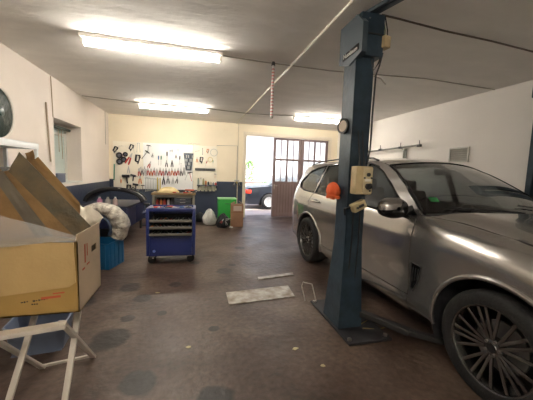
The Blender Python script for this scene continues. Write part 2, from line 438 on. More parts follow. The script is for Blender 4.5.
def arc(cu, cz, r, a0, a1, n=22): return [(cu+r*cos(radians(a0+(a1-a0)*i/n)), cz+r*sin(radians(a0+(a1-a0)*i/n))) for i in range(n+1)]
RT = .378; RA = .458
# outlines in (u, z)
fa = arc(FU, RT, RA, 180-18, 0+22-22, 26)      # front arch from rear-low over the top to front-low
sill = .27
fender = [(2.215,.30)]+[(FU-RA+.0,.30)]+arc(FU, RT, RA, 180, 0, 28)+[(FU+RA+.01,.30),(3.62,.32),(3.70,.55),(3.72,.70)]+[(u, zc(u)-.0005) for u in (3.70,3.6,3.5,3.4,3.25,3.1,2.95,2.8,2.65,2.5,2.42,2.32)]+[(2.26,1.158),(2.215,1.14)]
win_f = [(2.08,1.138),(2.01,1.195),(1.83,1.325),(1.64,1.448),(1.47,1.545),(1.34,1.602),(1.24,1.632),(1.14,1.648),(1.14,1.150)]
win_r = [(1.06,1.152),(1.06,1.652),(.7,1.657),(.30,1.645),(.10,1.628),(.10,1.185)]
win_q = [(.04,1.188),(.04,1.630),(-.25,1.592),(-.45,1.535),(-.66,1.38),(-.71,1.31),(-.60,1.235),(-.35,1.205)]
edge = [(2.24,1.160),(2.08,1.282),(1.88,1.420),(1.68,1.540),(1.48,1.630),(1.30,1.675),(1.0,1.698),(.5,1.704),(0,1.694),(-.45,1.666),(-.80,1.61),(-.93,1.55)]
fdoor = [(2.205,.42),(2.205,1.125),(2.10,1.128),(1.10,1.145),(1.09,.42)]
rdoor = [(1.08,.42),(1.09,1.145),(.07,1.182),(-.02,1.05),(.02,.90)]+arc(RU, RT, RA+.035, 68, 8, 12)+[(.47,.42)]
quarter = [(-.035,1.045),(.055,1.183)]+[(-.30,1.196),(-.60,1.222),(-.74,1.31),(-.78,1.40)]+[(-.96,1.38),(-1.0,1.2),(-1.05,.90),(-1.06,.62),(-.98,.36),(-.50,.30)]+arc(RU, RT, RA, 180, 9, 28)+[(RA+.012,.42)]+arc(RU, RT, RA+.026, 8, 68, 12)+[(.01,.90)]
sillp = [(2.207,.30),(2.207,.412),(.455,.412),(.43,.385),(.43,.27)]
sillp = [(2.207,.26),(2.207,.412),(.455,.412),(.44,.30),(.44,.26)]
green = edge[::1]+[(-.96,1.40),(-.785,1.405)]+[(-.735,1.31),(-.605,1.226),(-.30,1.20),(.055,1.187),(1.09,1.149),(2.10,1.131),(2.215,1.143)]
for s in (-1, 1):
    side_panel('fender', fender, [], m_paint, s, suv)
    fd = side_panel('front_door', fdoor, [], m_paint, s, suv)
    rd = side_panel('rear_door', rdoor, [], m_paint, s, suv)
    side_panel('rear_quarter_panel', quarter, [], m_paint, s, suv)
    side_panel('sill', sillp, [], m_paint, s, suv)
    hole = [win_f, win_r, win_q]
    side_panel('window_surround', green, hole, m_paint, s, suv, step=.04)
    for nm, pl, par in (('side_window', win_f, fd), ('side_window', win_r, rd), ('quarter_window', win_q, suv)):
        side_panel(nm, pl, [], m_tint, s, par, off=-.010, solid=.004)
    # black window seals / pillars
    for pl in hole:
        b = MB(); b.tube([lp(u, s*(W(u, z)+.001), z) for u, z in pl], .011, 6, closed=True); b.build('window_seal', m_trimb, suv)
    # bright belt strip
    b = MB(); b.tube([lp(u, s*(W(u, z)+.002), z) for u, z in [(2.05,1.122)]+[(1.9-.2*i, 1.123+.0031*i*2*1.02) for i in range(10)]+[(-.1,1.183),(-.4,1.195),(-.62,1.226),(-.73,1.31),(-.68,1.39),(-.47,1.545),(-.25,1.604),(.1,1.65),(.7,1.668),(1.14,1.660),(1.35,1.614)]], .006, 6); b.build('window_strip', m_satin, suv)
    # wheel arch lips
    for cu in (FU, RU):
        b = MB(); b.tube([lp(u, s*(W(u, z)+.004), z) for u, z in arc(cu, RT, RA+.004, 190, -10, 36)], .019, 8, flat=.8); b.build('wheel_arch_lip', m_paint, suv, angle=60)
        # liner
        b = MB(); b.grid(lambda a, w: lp(cu+(RA+.012)*cos(a), s*w, RT+(RA+.012)*sin(a)), [radians(-25+230*i/26) for i in range(27)], [.58,.70,.82,.925]); b.build('wheel_arch_liner', m_satin, suv)
    # handles
    for u0, par in ((1.32, fd), (.22, rd)):
        b = MB(); z0 = 1.035 if u0 > 1 else 1.06
        pts = [lp(u0+d, s*(W(u0+d, z0)+o), z0) for d, o in ((-.12,0),(-.105,.03),(-.05,.042),(.05,.042),(.105,.03),(.12,0))]
        b.tube(pts, .013, 8, flat=1.2); b.build('door_handle', m_paint, par)
        b = MB(); b.ball(lp(u0, s*(W(u0, z0)-.004), z0), 1, 14, 8, (.012,.075,.028)); b.build('handle_recess', m_satin, par)
    # side vent behind the front wheel
    vt = [(2.395,.735),(2.30,.71),(2.255,.725),(2.245,.60),(2.255,.50),(2.285,.475)]
    vt = [(2.36,.725),(2.245,.735),(2.24,.50),(2.265,.475),(2.31,.56)]
    side_panel('side_gill', vt, [], m_trimb, s, suv, off=.003, solid=.006)
    b = MB(); b.tube([lp(u, s*(W(u, z)+.004), z) for u, z in vt], .006, 6, closed=True); g = b.build('side_gill_frame', m_satin, suv)
    for k in range(3):
        b = MB(); u = 2.335-k*.03; z1 = .70; z0 = .60-.02*k; b.tube([lp(u, s*(W(u, z1)+.010), z1), lp(u-.02, s*(W(u, z0)+.010), z0)], .004, 6); b.build('gill_fin', m_satin, g)
    # mirror
    mr = MB(); cx, cu, cz_ = s*1.055, 2.085, 1.205
    mr.grid(lambda a, t: (cx+s*.150*(abs(cos(a))**.75)*(1 if cos(a) > 0 else -1)*(sin(t)**.6), -(cu+.085*cos(t)) , cz_+.090*(abs(sin(a))**.8)*(1 if sin(a) > 0 else -1)*(sin(t)**.6)), [2*pi*i/20 for i in range(20)], [pi*.02+pi*.58*i/10 for i in range(11)], close_u=True)
    mo = mr.build('mirror_shell', m_trimb, suv, angle=60)
    mc = MB(); mc.grid(lambda a, t: (cx+s*.156*(abs(cos(a))**.75)*(1 if cos(a) > 0 else -1)*(sin(t)**.6), -(cu+.090*cos(t)) , cz_+.004+.094*(abs(sin(a))**.8)*(1 if sin(a) > 0 else -1)*(sin(t)**.6)), [(-.15+ .62*pi*i/10) for i in range(11)], [pi*.02+pi*.50*i/10 for i in range(11)]); mc.build('mirror_cap', m_paint, mo, angle=60)
    b = MB(); b.grid(lambda a, t: (cx+s*.130*cos(a)*t, -(cu-.022), cz_+.079*sin(a)*t), [2*pi*i/20 for i in range(20)], [0,1], close_u=True)
    b.build('mirror_glass', mat('mirror_silver', (.75,.77,.77), .03, 1), mo)
    b = MB(); b.ball((cx-s*.01, -cu-.005, cz_-.055), 1, 16, 10, (.115,.075,.042)); b.build('mirror_base', m_trimb, mo)
    side_panel('mirror_sail', [(2.20,1.152),(2.075,1.146),(2.02,1.195),(2.10,1.235)], [], m_trimb, s, suv, off=.004, solid=.008)
    b = MB(); b.tube([(s*.885,-2.08,1.125),(s*.94,-2.08,1.140),(s*1.0,-2.07,1.160)], [.034,.028,.026], 10, flat=.7); b.build('mirror_arm', m_trimb, mo)
# ---- tops
def edge_at(u):
    e = sorted(edge); 
    for (a, p), (c, q) in zip(e, e[1:]):
        if u <= c: return p+(q-p)*(u-a)/(c-a)
    return e[-1][1]
SS = rng(-1, 1, 20)
def roof(u, s):
    k = ss(.9, 1.5, u); ur = u+.07*k*(1-s*s); z = edge_at(u); w = W(u, z)
    return lp(ur-.03*ss(-.5,-.93,u)*(1-s*s), s*w, z+.055*(1-s*s)*(1-abs(s)**6*.2))
b = MB(); b.grid(roof, rng(-.93, 1.38, 24), SS); b.build('roof_panel', m_paint, suv, angle=60, solid=.02)
def wsh(t, s):
    u = 1.39+(2.235-1.39)*t; z = edge_at(u); w = W(u, z)
    return lp(u+(.07+.20*t)*(1-s*s), s*w, z+(.055-.035*t)*(1-s*s))
b = MB(); b.grid(lambda t, s: wsh(t, s*.955), rng(.13, 1, 16), SS); b.build('windscreen', m_wind, suv, angle=60, solid=.005); b = MB(); b.grid(lambda t, s: wsh(t, s*.985), rng(0, .125, 3), SS); b.build('roof_header', m_paint, suv, angle=60, solid=.01)
for s in (-1, 1):
    b = MB(); b.tube([wsh(t, s*.967) for t in rng(.12, 1, 14)], .009, 6); b.build('windscreen_seal', m_trimb, suv)
b = MB(); b.tube([wsh(.127, s*.965) for s in SS], .010, 6); b.build('windscreen_seal', m_trimb, suv)
# cowl with wipers
b = MB(); b.grid(lambda t, s: tuple(Vector(wsh(1, s*.99))*(1-t)+Vector(lp(2.315+.27*(1-s*s), s*.84, 1.145+.015*(1-s*s)-.02*t))*t+Vector((0,0,-.012*sin(pi*t)))), rng(0, 1, 4), SS); b.build('cowl', m_satin, suv, solid=.01)
for x0, x1, t1 in ((-.05,-.62,.93),(.55,.02,.90)):
    b = MB(); p0 = Vector(wsh(.99, x0/.8))+Vector((0,-.02,.02)); 
    b.tube([p0]+[tuple(Vector(wsh(.97+(t1-.97)*q, (x0+(x1-x0)*q)/.8))+Vector((0,-.008,.016))) for q in (.3,.6,1)], [.012,.009,.007,.005], 6); b.build('wiper', m_satin, suv)
# bonnet
def hood(u, s):
    t = (u-2.315)/(3.72-2.315)
    ue = u+(.26*(1-t)+.10*t)*(1-s*s)
    w = W(u, zc(u))-.002
    dome = .032+.016*ss(.85,.62,abs(s))+.010*(1-s*s)
    return lp(ue, s*w, zc(u)+.002+dome*(1-ss(.80,1.0,abs(s)))*(1-.25*t) - .0*t)
b = MB(); b.grid(hood, rng(2.315, 3.72, 28), [s for s in rng(-1, 1, 48)]); b.build('bonnet', m_paint, suv, angle=60, solid=.012)
# front fascia
def fasc(t, s):
    z = .845-.56*t; bul = .10+.07*sin(pi*min(1, t*1.1))*.6
    u = 3.70-.02*t
    w = .80 if t < .1 else .80+.03*sin(pi*t)
    return lp(u+bul*(1-abs(s)**2.4)+.03*t*(1-t), s*(w-.05*max(0, t-.8)), z)
b = MB(); b.grid(fasc, rng(0, 1, 14), rng(-1, 1, 30)); b.build('front_bumper', m_paint, suv, angle=60, solid=.02)
for s in (-1, 1):
    b = MB(); kp = [(s*(.03+x*.24), z) for x, z in ((.05,.82),(.0,.70),(.08,.60),(.8,.60),(.98,.70),(1,.80),(.9,.835))]
    b.prism([(p[0], p[1]) for p in kp], (0,-3.79,0), (1,0,0), (0,0,1), (0,-.05,0)); k = b.build('kidney_grille', m_trimb, suv)
    for i in range(7):
        b = MB(); x = s*(.055+i*.034); b.box((x,-3.842,.715),(.008,.016,.20), bev=.002); b.build('grille_slat', m_satin, k)
    b = MB(); b.tube([(p[0],-3.84,p[1]) for p in kp], .010, 8, closed=True); b.build('grille_frame', m_chrome, k)
    hl = MB(); hl.grid(lambda a, t: (s*(.33+.43*a), -(3.845-.17*a*a+.004), .77+.04*a+(t-.5)*(.115-.02*a)), rng(0, 1, 12), rng(0, 1, 4)); h = hl.build('headlight', m_lens, suv, solid=.02)
    for x in (.43,.60):
        b = MB(); b.lathe([(0,0),(.042,0),(.052,.03),(.048,.03)], (s*x,-3.80+.10*(x-.43)*2,.785), (0,-1,.0), 20); b.build('lamp_ring', m_chrome, h)
    b = MB(); b.grid(lambda a, t: (s*(.42+.30*a), -(3.865-.10*a*a), .42+(t-.5)*(.13)), rng(0, 1, 8), rng(0, 1, 3)); b.build('air_intake', m_satin, suv, solid=.015)
b = MB(); b.box((0,-3.865,.42),(.62,.02,.14), bev=.01); b.build('air_intake', m_satin, suv)
b = MB(); b.box((0,-3.885,.52),(.52,.012,.11), bev=.003); b.build('number_plate', mat('plate_white', (.75,.75,.72), .4), suv)
# tailgate and rear bumper
def rear(t, s):
    z = 1.60-1.28*t
    ue = interp([(0,-.93),(.2,-.96),(.4,-1.0),(.6,-1.05),(.85,-1.05),(1,-.97)], t); w = W(ue, z)-.004
    return lp(ue-(.05+.05*ss(.1,.5,t))*(1-abs(s)**3), s*w, z)
b = MB(); b.grid(lambda t, s: rear(t, s), rng(.34, .68, 8), SS); tg = b.build('tailgate', m_paint, suv, angle=60, solid=.02)
b = MB(); b.grid(lambda t, s: rear(t, s), rng(0, .33, 7), rng(-.86, .86, 16)); b.build('rear_window', m_tint, tg, angle=60, solid=.006)
for s in (-1, 1):
    b = MB(); b.grid(lambda t, q: rear(t, s*q), rng(0, .33, 7), rng(.865, 1, 3)); b.build('rear_pillar', m_paint, suv, solid=.02)
    b = MB(); b.grid(lambda t, q: tuple(Vector(rear(t, s*q))+Vector((0,.012,0))), rng(.37, .47, 4), rng(.50, .985, 10)); tl = b.build('tail_light', m_red, suv, solid=.025)
b = MB(); b.grid(lambda t, s: tuple(Vector(rear(t, s))+Vector((0,.02,0))), rng(.685, 1, 8), SS); b.build('rear_bumper', m_paint, suv, angle=60, solid=.02)
b = MB(); b.box((0,.97,1.600),(1.0,.16,.022), (radians(-14),0,0), bev=.008); b.build('roof_spoiler', m_trimb, suv)
b = MB(); b.box((0,1.145,.92),(.52,.012,.11)); b.build('number_plate', mat('plate_white', (.75,.75,.72)), suv)
# roof rails
for s in (-1, 1):
    pts = [lp(u, s*(W(u, edge_at(u))-.05), edge_at(u)+h) for u, h in ((-.72,.012),(-.62,.032),(-.3,.042),(.3,.042),(.8,.040),(1.08,.034),(1.2,.012))]
    b = MB(); b.tube(pts, .014, 8, flat=.8); b.build('roof_rail', m_satin, suv)
b = MB(); b.prism([(-.6,0),(-.42,.05),(-.40,.0)], (0,0,1.74), (0,-1,0), (0,0,1), (.03,0,0)); b.build('roof_aerial', m_trimb, suv)
# floor pan, engine bay, firewall (dark)
b = MB(); b.box((0,-1.3,.30),(1.50,4.3,.10), bev=.02); b.box((0,-1.31,.33),(1.66,1.70,.10), bev=.02); b.box((0,.62,.45),(1.5,.6,.3), bev=.02); b.build('underbody', m_satin, suv)
b = MB(); b.box((0,-2.98,.62),(1.08,1.15,.62), bev=.03); b.box((0,-2.45,.72),(1.55,.06,.75)); b.build('engine_bay', m_satin, suv)
# interior
b = MB(); b.box((0,-1.95,.98),(1.52,.42,.22), (radians(8),0,0), bev=.08); b.box((0,-2.22,1.02),(1.46,.42,.10), (radians(4),0,0), bev=.04); b.box((0,-1.3,.62),(.28,1.2,.3), bev=.04); d = b.build('dashboard', m_int, suv)
b = MB(); b.lathe([(.175+.016*cos(a), .016*sin(a)) for a in [2*pi*i/8 for i in range(8)]], (.36,-1.60,1.02), (0,.85,.42), 28, close=True); b.cyl((.36,-1.60,1.02),(.36,-1.85,.92),.03); b.box((.36,-1.61,1.015),(.30,.03,.05),(radians(-25),0,0), bev=.01); b.build('steering_wheel', m_int, suv)
for s in (-1, 1):
    for u0, nm in ((1.05,'front_seat'),(.12,'rear_seat')):
        b = MB(); b.box((s*.37,-u0-.1,.66),(.50,.52,.18), bev=.06); b.box((s*.37,-u0+.22,.98),(.50,.14,.64),(radians(-14),0,0), bev=.06); so = b.build(nm, m_int, suv)
        b = MB(); b.box((s*.37,-u0+.33,1.36),(.26,.09,.17),(radians(-10),0,0), bev=.04); b.build('headrest', m_int, so)
b = MB(); b.box((0,-1.62,1.56),(.22,.025,.07),(radians(-15),0,0), bev=.012); b.tube([(0,-1.64,1.60),(0,-1.60,1.66)], .02, 8); b.build('rear_view_mirror', m_trimb, suv)
b = MB(); b.box((-.60,-2.10,1.17),(.07,.004,.055)); p = Vector(wsh(.80,-.80)); b = MB(); b.box(tuple(p+Vector((.01,.012,-.012))),(.08,.006,.06),(radians(-52),0,radians(-14))); b.build('windscreen_sticker', mat('green_sticker', (.04,.42,.10), .5), suv)
# ---- wheels
def wheel(s, u):
    cx = s*.845; w = MB(); O = (cx, -u, RT); A = (s,0,0)
    R = RT
    prof = [(.274,-.135),(.30,-.145),(.345,-.145),(.368,-.128),(.377,-.10),(.378,0),(.377,.085),(.368,.108),(.345,.122),(.305,.121),(.280,.113),(.274,.10)]
    w.lathe(prof, O, A, 56)
    t = w.build('wheel', m_tyre, suv, angle=40); t.scale = (1, 1/1.04, 1); t.location = (0, -u*(1-1/1.04), 0)
    b = MB(); b.lathe([(.274,-.12),(.267,-.10),(.257,0),(.262,.085),(.270,.105),(.282,.110),(.284,.098)], O, A, 56); b.build('rim', m_rim, t)
    b = MB(); b.lathe([(0,-.02),(.17,-.02),(.17,.0),(0,.0)], O, A, 40); b.build('brake_disc', mat('brake_steel', (.30,.29,.28), .4, 1), t)
    face = .088
    sp = MB(); sp.lathe([(0,face+.004),(.028,face+.004),(.034,face-.004),(.062,face-.012),(.07,face-.05),(0,face-.05)], O, A, 30)
    O_ = Vector(O); y = Vector((0,1,0)); z = Vector((0,0,1)); ax = Vector(A)
    for k in range(5):
        for br in (-1, 1):
            a0 = 2*pi*k/5+br*.22; a1 = 2*pi*k/5+br*.10
            for a, b2, wd, tilt in ((a0, a1, .020, 0), (a0+br*.03, a1+br*.33, .014, 0)):
                p0 = O_+(y*cos(a)+z*sin(a))*.052+ax*(face-.016); p1 = O_+(y*cos(b2)+z*sin(b2))*.268+ax*(face+.004)
                sp.beam(p0, p1, .022 if tilt == 0 else .02, wd, up=A, bev=.004)
    sp.build('spokes', m_rim, t)
    b = MB(); b.lathe([(0,face+.010),(.026,face+.008),(.030,face+.002)], O, A, 20); b.build('hub_cap', m_trimb, t)
    for k in range(5):
        b = MB(); a = 2*pi*(k+.5)/5; c = O_+(y*cos(a)+z*sin(a))*.048+ax*(face-.02); b.cyl(c, c+ax*.02, .010, 8); b.build('wheel_bolt', m_steel, t)
for s in (-1, 1):
    for u in (RU, FU): wheel(s, u)
# ------------------------------------------------------------------ blue two-post lift
m_lift = mat('blue_lift_paint', (.034,.058,.082), .42, bump=.15, bscale=25, var=.5, vscale=7)
m_liftbox = mat('grey_blue_cover', (.045,.062,.075), .45)
m_cream = mat('aged_cream_plastic', (.55,.43,.24), .5, var=.25, vscale=9)
def post(root, sx):
    """open steel channel post, mouth towards the car (+x*sx)"""
    x0, x1, y0, y1 = 0, .185, -.10, .11
    t = .014
    b = MB()
    b.box((sx*t/2, (y0+y1)/2, 1.46), (t, y1-y0, 2.86), bev=.004)
    for y in (y0+t/2, y1-t/2): b.box((sx*(x0+x1)/2, y, 1.46), (x1-x0, t, 2.86), bev=.004)
    for y in (y0+.035, y1-.035): b.box((sx*(x1-t/2), y, 1.46), (t, .07, 2.86), bev=.004)
    b.build('post', m_lift, root)
    # flared foot
    b = MB()
    def foot(q, s_):
        z = .03+.80*q; g = (1-q)
        pts = [(-.045*g, y0-.05*g), (x1+.02*g, y0-.05*g), (x1+.02*g, y1+.06*g), (-.045*g, y1+.06*g)]
        p = pts[int(s_) % 4]; return (sx*p[0], p[1], z)
    b.grid(lambda s_, q: foot(q, s_), [0,1,2,3], [0,.5,.985], close_u=True)
    b.build('foot_gusset', m_lift, root, solid=.004, out=(sx*.09,0,.3), angle=20)
    b = MB(); b.box((sx*.16,.05,.012), (.44,.86,.024), bev=.004); bp = b.build('base_plate', mat('dark_floor_plate', (.045,.045,.05), .5, .4), root)
    for x, y in ((-.03,-.33),(.34,-.33),(-.03,.43),(.34,.43)):
        b = MB(); b.lathe([(0,0),(.02,0),(.02,.018),(0,.018)], (sx*x,y,.024), n=6); b.build('anchor_bolt', m_steel, bp)
    b = MB(); b.cyl((sx*.10,0,.1),(sx*.10,0,2.85),.024,14); b.build('lead_screw', m_steel, root)
    b = MB(); b.box((sx*.135,0,.21), (.12,.15,.26), bev=.01); cr = b.build('lift_carriage', m_lift, root)
    for dy, ang in ((-1, -.50), (1, .62)):
        b = MB(); p0 = Vector((sx*.17, dy*.06, .15)); p1 = p0+Vector((sx*.30, dy*.42, -.02)); b.beam(p0, p1, .075, .055, bev=.006); p2 = p1+Vector((sx*.22, dy*.20, 0)); b.beam(p1, p2, .06, .045, bev=.004); a = b.build('lift_arm', m_dk, cr)
        b = MB(); b.cyl(p2+Vector((0,0,.02)), p2+Vector((0,0,.075)), .05, 18); b.build('arm_pad', m_blk, a)
L = tag(empty('lift_post', (1.40,2.465,0)), 'blue steel car lift post with motor housing and base plate beside the SUV', 'car lift', 'car lift posts')
post(L, 1)
# motor housing at the head
b = MB(); b.prism([(-.20,2.555),(-.20,2.80),(-.10,2.90),(.19,2.90),(.19,2.56),(.0,2.50)][::1], (-.012,0,0), (0,1,0), (0,0,1), (.05,0,0)); b2 = b.build('front_cover', m_liftbox, L, angle=20)
b = MB(); b.box((.12,-.07,2.73), (.23,.16,.36), bev=.012); b.box((.12,.06,2.72), (.23,.13,.34), bev=.01); mh = b.build('motor_housing', m_lift, L)
b = MB(); b.box((.12,-.155,2.735), (.21,.012,.012)); b.build('housing_seam', m_dk, mh)
b = MB(); b.cyl((.08,-.148,2.86),(.08,-.156,2.86),.006,8); b.build('screw_head', m_steel, mh)
# name strip on the cover
b = MB(); b.beam((-.0155,-.155,2.605),(-.0155,.13,2.600),.052,.006,up=(1,0,0),bev=0)
b = MB(); b.box((-.0150,-.02,2.605),(.006,.27,.056),(radians(-3),0,0)); pl = b.build('name_strip', m_trimb, L)
M = Matrix.Translation((-.0188,-.02,2.604)) @ Matrix(((0,0,-1),(-1,0,0),(0,1,0))).to_4x4()
text_mesh('lettering', 'Nussbaum', .056, mat('lettering_white', (.8,.78,.72), .5), pl, M)
# junction box, cables, switch box
b = MB(); b.box((.250,-.14,2.68), (.075,.075,.10), (0,0,.2), bev=.008); b.build('junction_box', m_cream, L)
for dx, m_ in ((.235, m_blk), (.26, mat('green_cable', (.10,.14,.07), .5)), (.285, m_blk)):
    b = MB(); b.tube([(dx-.02,-.10,2.93),(dx,-.12,2.80),(dx,-.125,2.66)], .006, 6); b.build('cable', m_, L)
b = MB(); b.tube([(.25,-.12,2.60),(.225,-.12,2.48),(.20,-.115,2.40),(.193,-.115,2.1),(.19,-.12,1.75),(.17,-.12,1.6)], .008, 6); b.build('cable', m_blk, L)
b = MB(); b.tube([(.14,-.115,2.54),(.17,-.12,2.44),(.21,-.12,2.50),(.25,-.12,2.60)], .006, 6); b.build('cable', m_blk, L)
b = MB(); b.tube([(.19,-.10,2.40),(.25,-.12,2.38),(.30,-.13,2.33)], .006, 6); b.build('cable', m_wire, L)
b = MB(); b.box((.095,-.155,1.452), (.165,.10,.255), bev=.012); cb = b.build('control_box', m_cream, L)
b = MB(); b.box((.125,-.210,1.452), (.095,.012,.235), bev=.005); fp = b.build('control_panel', mat('cream_panel', (.62,.52,.32), .5, var=.2, vscale=20), cb)
b = MB(); b.cyl((.125,-.216,1.40),(.125,-.250,1.40),.026,16); b.build('rotary_switch', m_blk, fp)
b = MB(); b.box((.125,-.240,1.40),(.012,.03,.06),(0,.5,0),bev=.003); b.build('switch_handle', m_dk, fp)
b = MB(); b.cyl((.125,-.216,1.505),(.125,-.230,1.505),.017,14); b.build('push_button', m_dk, fp)
b = MB(); b.box((.125,-.217,1.455),(.06,.004,.022)); b.build('control_label', mat('label_white', (.75,.72,.62), .5), fp)
for x, z in ((.09,1.475),(.16,1.475),(.15,1.36)):
    b = MB(); b.box((x,-.217,z),(.016,.004,.016)); b.build('control_mark', m_dk, fp)
for x in (.07, .115): 
    b = MB(); b.cyl((x,-.155,1.575),(x,-.155,1.63),.012,10); b.tube([(x,-.155,1.62),(x,-.13,1.72),(x-.01,-.112,1.9)], .006, 6); b.build('cable_gland', m_dk, L)
b = MB(); b.box((.085,-.15,1.215), (.135,.07,.080), (0,radians(-25),0), bev=.010); sb = b.build('switch_box', m_cream, L)
b = MB(); b.box((.095,-.188,1.22), (.055,.010,.024), (0,radians(-25),0), bev=.003); b.cyl((.055,-.186,1.20),(.055,-.20,1.20),.010,10); b.build('switch_keys', m_dk, sb)
b = MB(); b.tube([(.02,-.13,1.20),(-.02,-.09,1.18),(0,-.07,1.12)], .010, 6); b.tube([(.05,-.13,1.16),(.06,-.12,.9),(.05,-.115,.6)], .007, 6); b.tube([(.12,-.13,1.17),(.13,-.12,.8),(.12,-.115,.5)], .006, 6); b.build('cable', m_blk, L)
# round dial on the rear edge
b = MB(); b.lathe([(0,.01),(.060,.01),(.070,.016),(.073,.0),(.073,-.012),(0,-.012)], (-.018,.02,1.955), (-1,-.25,0), 30); g = b.build('dial_rim', m_dk, L)
b = MB(); b.lathe([(0,.012),(.052,.012)], (-.019,.02,1.955), (-1,-.25,0), 30); b.build('dial_face', mat('dial_face', (.42,.33,.25), .4), g)
# red cap hung on the post
r = tag(empty('red_cap', (1.345,2.545,1.335)), 'orange red knitted cap hanging on the side of the blue post', 'cap')
b = MB()
m_cap = mat('orange_red_cloth', (.72,.12,.03), .8, bump=.5, bscale=40)
def capf(a, t):
    q = 1+.07*sin(5*a+2*t)+.04*sin(9*a)
    return (.062*cos(a)*sin(t)*q, .085*sin(a)*sin(t)*q, .082*cos(t)*(1+.08*sin(3*a)))
b.grid(capf, [2*pi*i/28 for i in range(28)], [pi*i/16 for i in range(17)], close_u=True); b.build('crown', m_cap, r)
b = MB(); b.tube([(.050*cos(a),.070*sin(a),-.055+.008*sin(2*a)) for a in [2*pi*i/24 for i in range(24)]], .014, 8, closed=True, flat=1.3); b.build('brim', m_cap, r)
# overhead bridge parts at the head of the post
b = MB(); b.beam((1.50,2.50,2.935),(1.80,1.5,2.945),.055,.04); b.beam((1.44,2.52,2.925),(1.72,1.5,2.94),.03,.03); o = b.build('overhead_bar', m_liftbox); tag(o, 'dark steel bars under the ceiling above the blue lift post', 'bar')
wire('ceiling_cable', [(1.63,2.36,2.93),(1.85,2.42,H-.02),(2.4,2.45,H-.03),(3.1,2.5,H-.012),(3.8,2.52,H-.03),(4.5,2.56,H-.01)], .009, mat('dark_brown_cable', (.12,.09,.07), .6), 'black cable on the ceiling running right from the blue post head')
# wire stand at the foot
wire('cable_loop', [(1.27,2.93,.03),(1.23,2.96,.20),(1.24,2.95,.25),(1.33,2.90,.24),(1.37,2.85,.05)], .007, mat('white_cable', (.55,.52,.47), .5), 'bent pale wire standing by the foot of the blue post', 'wire')
for k, pts in enumerate(([(1.62,2.35,.03),(1.75,2.42,.02),(1.82,2.58,.03),(1.70,2.66,.02),(1.95,2.9,.015)], [(1.60,2.28,.03),(1.75,2.25,.015),(1.95,2.30,.02),(2.05,2.2,.015)])):
    wire('floor_cable', pts, .006, mat('yellow_cable', (.28,.22,.08), .6), ['thin yellowish cable coiled on the floor behind the blue post foot','thin cable trailing on the floor under the SUV sill'][k])
# second post
L2 = tag(empty('lift_post', (4.51,2.72,0)), 'dark second lift post at the right edge beyond the SUV', 'car lift', 'car lift posts')
post(L2, -1)
b = MB(); b.box((-.12,0,2.74), (.26,.24,.34), bev=.012); b.build('motor_housing', m_lift, L2)

# ------------------------------------------------------------------ tools on the wall board
r = tag(empty('tool_board', (-.735,YB-.001,1.55)), 'large cream tool board covered with hand tools on the back wall', 'tool board')
m_board = mat('tool_board_paint', (.86,.80,.66), .35, coat=.3)
m_board_glare = mat('tool_board_white', (.93,.93,.90), .3, coat=.4)  # whiter colour paints the lamp glare onto the middle panel
b = MB(); b.box((-1.07,-.012,.0), (.80,.022,1.36), bev=.003); b.build('panel', m_board, r); b = MB(); b.box((1.105,-.012,.0), (.72,.022,1.36), bev=.003); b.build('panel', m_board, r)
b = MB(); b.box((.035,-.012,.0), (1.405,.022,1.36), bev=.003); b.build('panel', m_board_glare, r)
YT = YB-.026
PAL = {'black':(.015,.015,.017),'dark':(.06,.06,.065),'steel':(.50,.50,.48),'red':(.45,.05,.035),'orange':(.62,.20,.05),'blue':(.05,.16,.35),'green':(.06,.26,.16),'yellow':(.60,.45,.10)}
def pm(c): return mat('tool_'+c, PAL[c], .4, .8 if c == 'steel' else 0)
def t_pliers(c, L_):
    r = empty('pliers'); k = L_
    b = MB()
    for s in (-1, 1): b.tube([(s*.012*k/.2,0,.02*k/.2),(s*.024*k/.2,0,-.30*k),(s*.026*k/.2,0,-.5*k)], [.012*k/.2,.014*k/.2,.010*k/.2], 6)
    b.build('grip', pm(c), r)
    b = MB(); b.prism([(-.10*k,.08*k),(0,.0),(.10*k,.08*k),(.07*k,.30*k),(.02*k,.5*k),(-.02*k,.5*k),(-.07*k,.30*k)], (0,.006,0), (1,0,0), (0,0,1), (0,-.012,0)); b.cyl((0,.008,.1*k),(0,-.012,.1*k),.035*k,10); b.build('jaw', pm('steel' if c != 'black' else 'dark'), r)
    return r
def t_screw(c, L_):
    r = empty('screwdriver'); k = L_
    b = MB(); b.lathe([(0,.5*k),(.05*k,.49*k),(.062*k,.3*k),(.05*k,.12*k),(.035*k,.08*k),(0,.08*k)], n=10); b.build('grip', pm(c), r)
    b = MB(); b.cyl((0,0,.1*k),(0,0,-.5*k),.018*k,8); b.build('shaft', pm('steel'), r); return r
def t_wrench(c, L_):
    r = empty('spanner'); k = L_; b = MB()
    w = min(.045*k, .016)
    b.box((0,0,0), (w,.007,.8*k), bev=.002)
    b.prism([(-w*.5,0),(-w*1.3,w),(-w*1.2,w*2.6),(-w*.5,w*3),(-w*.45,w*1.5),(w*.45,w*1.5),(w*.5,w*3),(w*1.2,w*2.6),(w*1.3,w),(w*.5,0)], (0,.004,.36*k), (1,0,0), (0,0,1), (0,-.009,0))
    b.lathe([(w*.6,-.004),(w*1.2,-.004),(w*1.2,.005),(w*.6,.005)], (0,0,-.43*k), (0,-1,0), 14, close=True)
    b.build('body', pm(c), r); return r
def t_hammer(c, L_):
    r = empty('hammer'); k = L_
    b = MB(); b.tube([(0,0,.4*k),(0,0,0),(0,0,-.5*k)], [.03*k,.035*k,.045*k], 8, flat=.8); b.build('handle', pm(c), r)
    b = MB(); b.box((0,0,.42*k), (.42*k,.03,.12*k), bev=.006); b.prism([(.2*k,.47*k),(.36*k,.36*k),(.2*k,.38*k)], (0,.012,0), (1,0,0), (0,0,1), (0,-.024,0)); b.build('head', pm('dark'), r); return r
